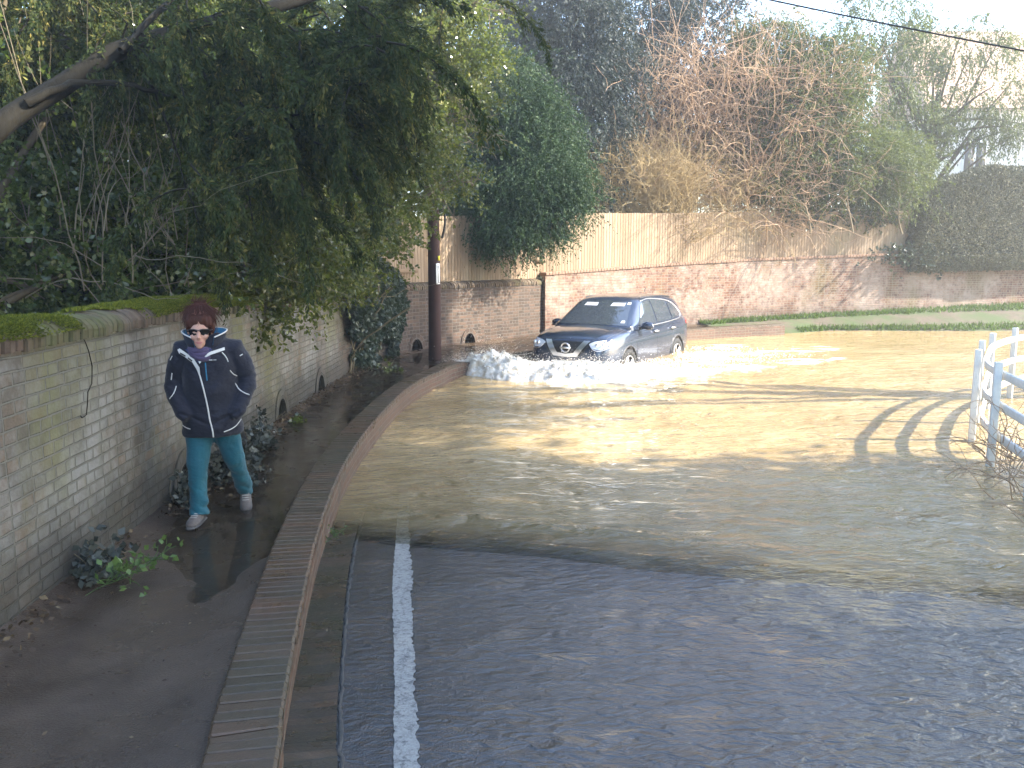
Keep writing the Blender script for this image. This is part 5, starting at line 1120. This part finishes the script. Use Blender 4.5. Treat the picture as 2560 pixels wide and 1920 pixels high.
# hair
r = np.random.default_rng(8); T = []; Rr = []
cen = np.array((hx, -.045, 1.478)); rd = np.array((.092, .105, .102))
capp = fuse('hair', [ball((hx, -.030, 1.482), (.089, .102, .096)), ball((hx + .005, .03, 1.42), (.082, .06, .09)), ball((hx + .01, .02, 1.572), (.040, .042, .030)), ball((hx - .078, -.045, 1.42), (.020, .035, .05)), ball((hx + .080, -.045, 1.42), (.022, .035, .055)), ball((hx, -.118, 1.475), (.070, .030, .050)), ball((hx - .05, -.105, 1.46), (.040, .030, .05)), ball((hx + .05, -.105, 1.46), (.040, .030, .05))], .008, HAIRM, her, 3, lambda c: .010 * (fbm(np.arctan2(c[:, 0] - hx, c[:, 1]) * 9, c[:, 2] * 9, 4, 3) - .5))
for i in range(1100):
    az = r.uniform(0, 2 * math.pi); crown_p = np.array((hx + r.normal(0, .02), .0 + r.normal(0, .02), 1.585))
    front = math.cos(az) ; drop = r.uniform(.9, 1.45) if front > .45 else r.uniform(1.2, 2.05)
    if front > .45: drop = r.uniform(.95, 1.50)
    el = np.linspace(.15, drop, 9); dr_ = np.array((math.sin(az), -math.cos(az)))
    jit_ = r.normal(0, .05); k_ = 1 + .07 * r.random() + .04 * (el / 2)
    p = np.stack([cen[0] + rd[0] * k_ * np.sin(el) * np.sin(az + jit_ * el), cen[1] + .01 - rd[1] * k_ * np.sin(el) * np.cos(az + jit_ * el), cen[2] + rd[2] * k_ * np.cos(el)], 1)
    if r.random() < .45: p += np.outer(np.linspace(0, 1, 9) ** 2, r.normal(0, .030, 3) + [0, 0, -.01])
    T.append(p); Rr.append(np.linspace(.0026, .0008, 9))
for i in range(60):
    p = wander(r, (hx + r.normal(0, .02), .0, 1.58), r.normal(0, 1, 3) + [0, 0, .5], 6, .015, .5); T.append(p); Rr.append(np.linspace(.003, .001, 7))
V, f = tubes(T, Rr, 4); mesh('strands', V, f, HAIRM, capp, smooth=True)

# ------------------------------------------------------------------ ivy, plants, litter
r = np.random.default_rng(14)
def wallpos(s, z, o): n0 = rightn(mainp); return np.c_[np.interp(s, mains, mainp[:, 0]) + np.interp(s, mains, n0[:, 0]) * o, np.interp(s, mains, mainp[:, 1]) + np.interp(s, mains, n0[:, 1]) * o, z]
t = thing('ivy_mass', 'bulging grey green ivy mass hanging over the garden wall beside the pole', 'ivy', wallpos(np.array([s_col(mainp, mains, 920)]), .2, .1)[0])
sa, sb = s_col(mainp, mains, 845), s_col(mainp, mains, 1003)
n = 9500; u = r.uniform(0, 1, n); vz = r.uniform(.15, 2.2, n); ss = sa + (sb - sa) * u
left = np.interp(vz, [.1, .5, 1.0, 1.4, 1.9, 2.2], [.25, .22, .12, -.0, .05, .35]); right = np.interp(vz, [.1, .6, 1.3, 1.8, 2.2], [.80, .92, 1.02, .95, .7])
w1 = (fbm(vz * 3, vz * 0, 5) - .5) * .3; keep = (u > left + w1) & (u < right + w1 * .5) & (fbm(u * 5, vz * 4, 12) > np.interp(vz, [.2, .7, 1.2], [.50, .43, .30])); u, vz, ss = u[keep], vz[keep], ss[keep]
bul = .06 + .42 * np.sin(np.clip((u - left[keep]) / (right[keep] - left[keep]), 0, 1) * math.pi) ** .7 * np.interp(vz, [.1, .6, 1.3, 1.9, 2.2], [.15, .35, 1., .9, .3])
o_ = bul * (.75 + .35 * fbm(u * 7, vz * 6, 33)) - r.exponential(.03, len(u)); pos = wallpos(ss, vz, o_)
dn = unit(np.c_[np.full(len(u), .3), np.full(len(u), -.3), np.full(len(u), -1.)] + r.normal(0, .35, (len(u), 3))); crown('leaves', r, pos - np.array(t.location), dn, IVY, t, length=.10, nl=5, L=.085, W=.034, droop=.2, jit=.5)
T = [wander(r, wallpos(np.array([sa + (sb - sa) * r.uniform(.15, .7)]), .2, .03)[0], (0, 0, 1), 12, .14, .15) - np.array(t.location) for _ in range(12)]; T.append(np.array([D(820, 728, 14.2), D(845, 745, 14.0), D(870, 730, 13.9), D(900, 722, 14.)]) - np.array(t.location)); V, f = tubes(T, [.014] * len(T), 5); mesh('stems', V, f, TWIG, t)
def groundplant(name, label, cat, sx, sy, z0, w_, h_, n, m, L=.055, dark=False):
    c = np.array(P(sx, sy, z0)); t = thing(name, label, cat, c); st = np.stack([r.normal(0, w_ * .45, n), r.normal(0, w_ * .5, n), np.abs(r.normal(0, h_ * .5, n))], 1); st[:, 0] = np.maximum(st[:, 0], -2.62 - c[0] if c[0] < -2 and c[1] > 3 else -9)
    crown('leaves', r, st, r.normal(0, 1, (n, 3)) + [.3, -.3, .2], m, t, length=.08, nl=5, L=L, W=L * .38, droop=.3); T = [wander(r, (0, 0, 0), r.normal(0, 1, 3) * [.6, .6, .2] + [0, 0, .8], 6, .04, .3) for _ in range(8)]; V, f = tubes(T, [.004] * 8, 4); mesh('stems', V, f, TWIG, t); return t
GREY = leafmat('dusty_ivy_leaves', ((.2, (.03, .035, .028)), (.5, (.06, .068, .055)), (.8, (.12, .13, .11)), (.97, (.2, .2, .17))), .45, .1, (.08, .1, .06), .4)
groundplant('ivy_clump', 'low dark ivy clump at the wall foot behind the woman', 'ivy', 575, 1200, .2, .30, .42, 190, GREY)
groundplant('ivy_clump', 'ivy clump rising from the wall foot just right of the woman', 'ivy', 630, 1120, .2, .22, .30, 120, GREY)
groundplant('ivy_clump', 'small dusty ivy clump against the wall left of the woman\'s front foot', 'ivy', 440, 1265, .2, .13, .22, 60, GREY)
groundplant('ivy_clump', 'grey dusty ivy clump at the wall foot next to the fallen green sprig', 'ivy', 245, 1440, .24, .15, .20, 75, GREY)
groundplant('weed', 'fresh green weed below the second arch of the garden wall', 'plant', 690, 1055, .2, .12, .06, 26, HOLLYD); groundplant('weed', 'green weed on the path edge under the big ivy mass', 'plant', 975, 925, .2, .20, .06, 30, HOLLYD)
SPR = leafmat('fresh_leaves', ((.2, (.06, .11, .03)), (.5, (.11, .18, .05)), (.8, (.18, .26, .09)), (.97, (.28, .34, .16))), .4, .3, (.2, .3, .06), .4)
def sprig(label, sx, sy, z, sc, n):
    c = np.array(P(sx, sy, z)); t = thing('leafy_sprig', label, 'sprig', c); a = wander(r, (-.16 * sc, -.12 * sc, .01), (1, .6, .25), 8, .05 * sc, .12); T = [a]; st = []; dr = []
    for q in a[2:]:
        for _ in range(n): d = r.normal(0, 1, 3) * [1, 1, .4] + [.2, .2, .3]; b_ = wander(r, q, d, 3, .03 * sc, .2); T.append(b_); st.append(b_[-1]); dr.append(d)
    V, f = tubes(T, [.003] * len(T), 4); mesh('stem', V, f, SPR, t); crown('leaves', r, np.array(st), np.array(dr), SPR, t, length=.05 * sc, nl=3, L=.050 * sc, W=.015 * sc, droop=.2, flat=.5)
sprig('broken leafy green sprig lying on the wet path near the wall', 322, 1470, .25, 1.15, 4)
sprig('small green sprig stuck on the channel beside the low wall', 832, 1357, .03, .5, 2)
sprig('dark little sprig poking over the top of the garden wall', 672, 762, 1.5, .01, 1)
o = bpy.data.objects.get('leafy_sprig.002')
for c_ in list(o.children): bpy.data.objects.remove(c_)
p0 = wallpos(np.array([s_col(mainp, mains, 672)]), 1.62, .06)[0]; o.location = p0; st = r.normal(0, .05, (26, 3)) + [0.02, -.02, -.08]; crown('leaves', r, st, r.normal(0, 1, (26, 3)), HOLLYD, o, length=.06, nl=4, L=.07, W=.022, droop=.2)
vn_ = [(188, 820), (214, 862), (222, 905), (219, 950), (205, 990), (200, 1030), (184, 1046), (182, 1040)]
pts = []
for a, b_ in vn_:
    s0 = s_col(mainp, mains, a); q = wallpos(np.array([s0]), 0, .02)[0]; rr_ = ray(a, b_); q[2] = H + rr_.z * (q[1] / rr_.y); pts.append(q)
vp, _ = spline([(*p,) for p in pts], .03); V, f = tubes([vp[:, :3]], [.0035], 5); tag(mesh('hanging_vine', V, f, BARKD), 'thin bare dry vine dangling down the near part of the garden wall', 'vine')
# litter
LIT = leafmat('dead_leaves', ((.2, (.03, .02, .012)), (.5, (.07, .045, .025)), (.8, (.14, .10, .05)), (.97, (.24, .21, .14))), .6, .1, (.1, .07, .03), .3)
n = 3000; ss = r.uniform(3.0, 19, n); o_ = np.abs(r.normal(0, .16, n)) + .01; k = fbm(ss * 1.2, o_ * 3, 6) + .2 * r.random(n) > .52; ss, o_ = ss[k], o_[k]; pos = wallpos(ss, np.interp(ss, [4, 7.2, 8], [.30, .235, .225]) + .02 + .02 * r.random(len(ss)), o_); n = len(pos)
V, f = leafgeo(pos, unit(r.normal(0, 1, (n, 3)) * [1, 1, .3]), unit(r.normal(0, .5, (n, 3)) + [0, 0, 1]), r.uniform(.02, .055, n), r.uniform(.006, .018, n))
tag(mesh('leaf_litter', V, f, LIT, attrs={'rnd': ('FACE', r.random(n))}), 'scattered dead leaves and debris along the foot of the garden wall', 'leaf litter', kind='stuff')
n = 260; x_ = r.uniform(-2.5, -.9, n); y_ = r.uniform(2.6, 6, n); V, f = leafgeo(np.c_[x_, y_, pathz(y_) + .035], unit(r.normal(0, 1, (n, 3)) * [1, 1, .15]), unit(r.normal(0, .3, (n, 3)) + [0, 0, 1]), r.uniform(.006, .03, n), r.uniform(.003, .009, n))
tag(mesh('path_debris', V, f, LIT, attrs={'rnd': ('FACE', r.random(n))}), 'small bits of leaf and twig scattered on the near wet path', 'debris', kind='stuff')
# grass
GR = leafmat('grass_blades', ((.2, (.03, .055, .012)), (.5, (.06, .11, .02)), (.8, (.11, .18, .035)), (.97, (.2, .24, .07))), .6, .35, (.12, .2, .03), .3)
n = 42000; i_ = r.integers(0, len(vpr), n); tt_ = r.beta(.8, .8, n); g0 = vpr[i_] * (1 - tt_)[:, None] + vedge[i_] * tt_[:, None]
zz_ = (rwz(vpr[i_, 0]) + .03) * (1 - tt_ ** 1.3) - .04 * tt_
band = np.exp(-((tt_ - .12) / .16) ** 2) + np.exp(-((tt_ - .82) / .13) ** 2) * (g0[:, 0] > 8.5); k = (band * (.6 + .8 * fbm(g0[:, 0] * 1.5, g0[:, 1] * 2, 9)) > .45 + .3 * r.random(n)) & (zz_ > -.02)
V, f, rn = tufts(np.c_[g0, zz_][k], np.tile([0, 0, 1.], (k.sum(), 1)), .12, .018, 9)
tag(mesh('verge_grass', V, f, GR, attrs={'rnd': ('FACE', rn)}), 'short green grass in two bands along the foot of the far wall', 'grass', kind='stuff')
# brambles at the rail fence
t = thing('bramble', 'thin reddish bramble stems tangled round the rail fence above the water', 'bramble', (4.9, 7.8, 0)); T = []; Rr = []
for i in range(70):
    a = r.uniform(0, 1); base_ = np.array((4.35 + a * .9 + r.normal(0, .12), 6.4 + a * 2.6, r.uniform(-.05, .3))); w_ = wander(r, base_, (r.normal(-.3, .5), r.normal(0, .5), r.uniform(.2, 1.)), 12, r.uniform(.03, .085), .25, -.05); T.append(w_ - np.array(t.location)); Rr.append(np.linspace(.006, .002, 13))
    if i % 2: w2 = wander(r, w_[6], r.normal(0, 1, 3), 6, .04, .3); T.append(w2 - np.array(t.location)); Rr.append(np.linspace(.003, .001, 7))
V, f = tubes(T, Rr, 4); mesh('stems', V, f, TWIGR, t)

# ------------------------------------------------------------------ haze volume, added for the veil of lens glare
hb = bpy.data.meshes.new('haze'); V, f = boxes([((0, 25, 7), (130, 110, 17.0), 0)])
hz_ = mesh('haze', V, [tuple(int(i) for i in q) for q in f], None); hm = bpy.data.materials.new('veil_volume'); hm.use_nodes = True; ht_ = hm.node_tree
for n_ in list(ht_.nodes):
    if n_.bl_idname == 'ShaderNodeBsdfPrincipled': ht_.nodes.remove(n_)
pv = ht_.nodes.new('ShaderNodeVolumePrincipled'); pv.inputs['Density'].default_value = .0032; pv.inputs['Color'].default_value = (1, .985, .95, 1); pv.inputs['Anisotropy'].default_value = .4
ht_.links.new(pv.outputs[0], ht_.nodes['Material Output'].inputs['Volume']); hz_.data.materials.append(hm); tag(hz_, 'thin haze volume added to imitate the veil of lens glare', 'haze', kind='stuff')
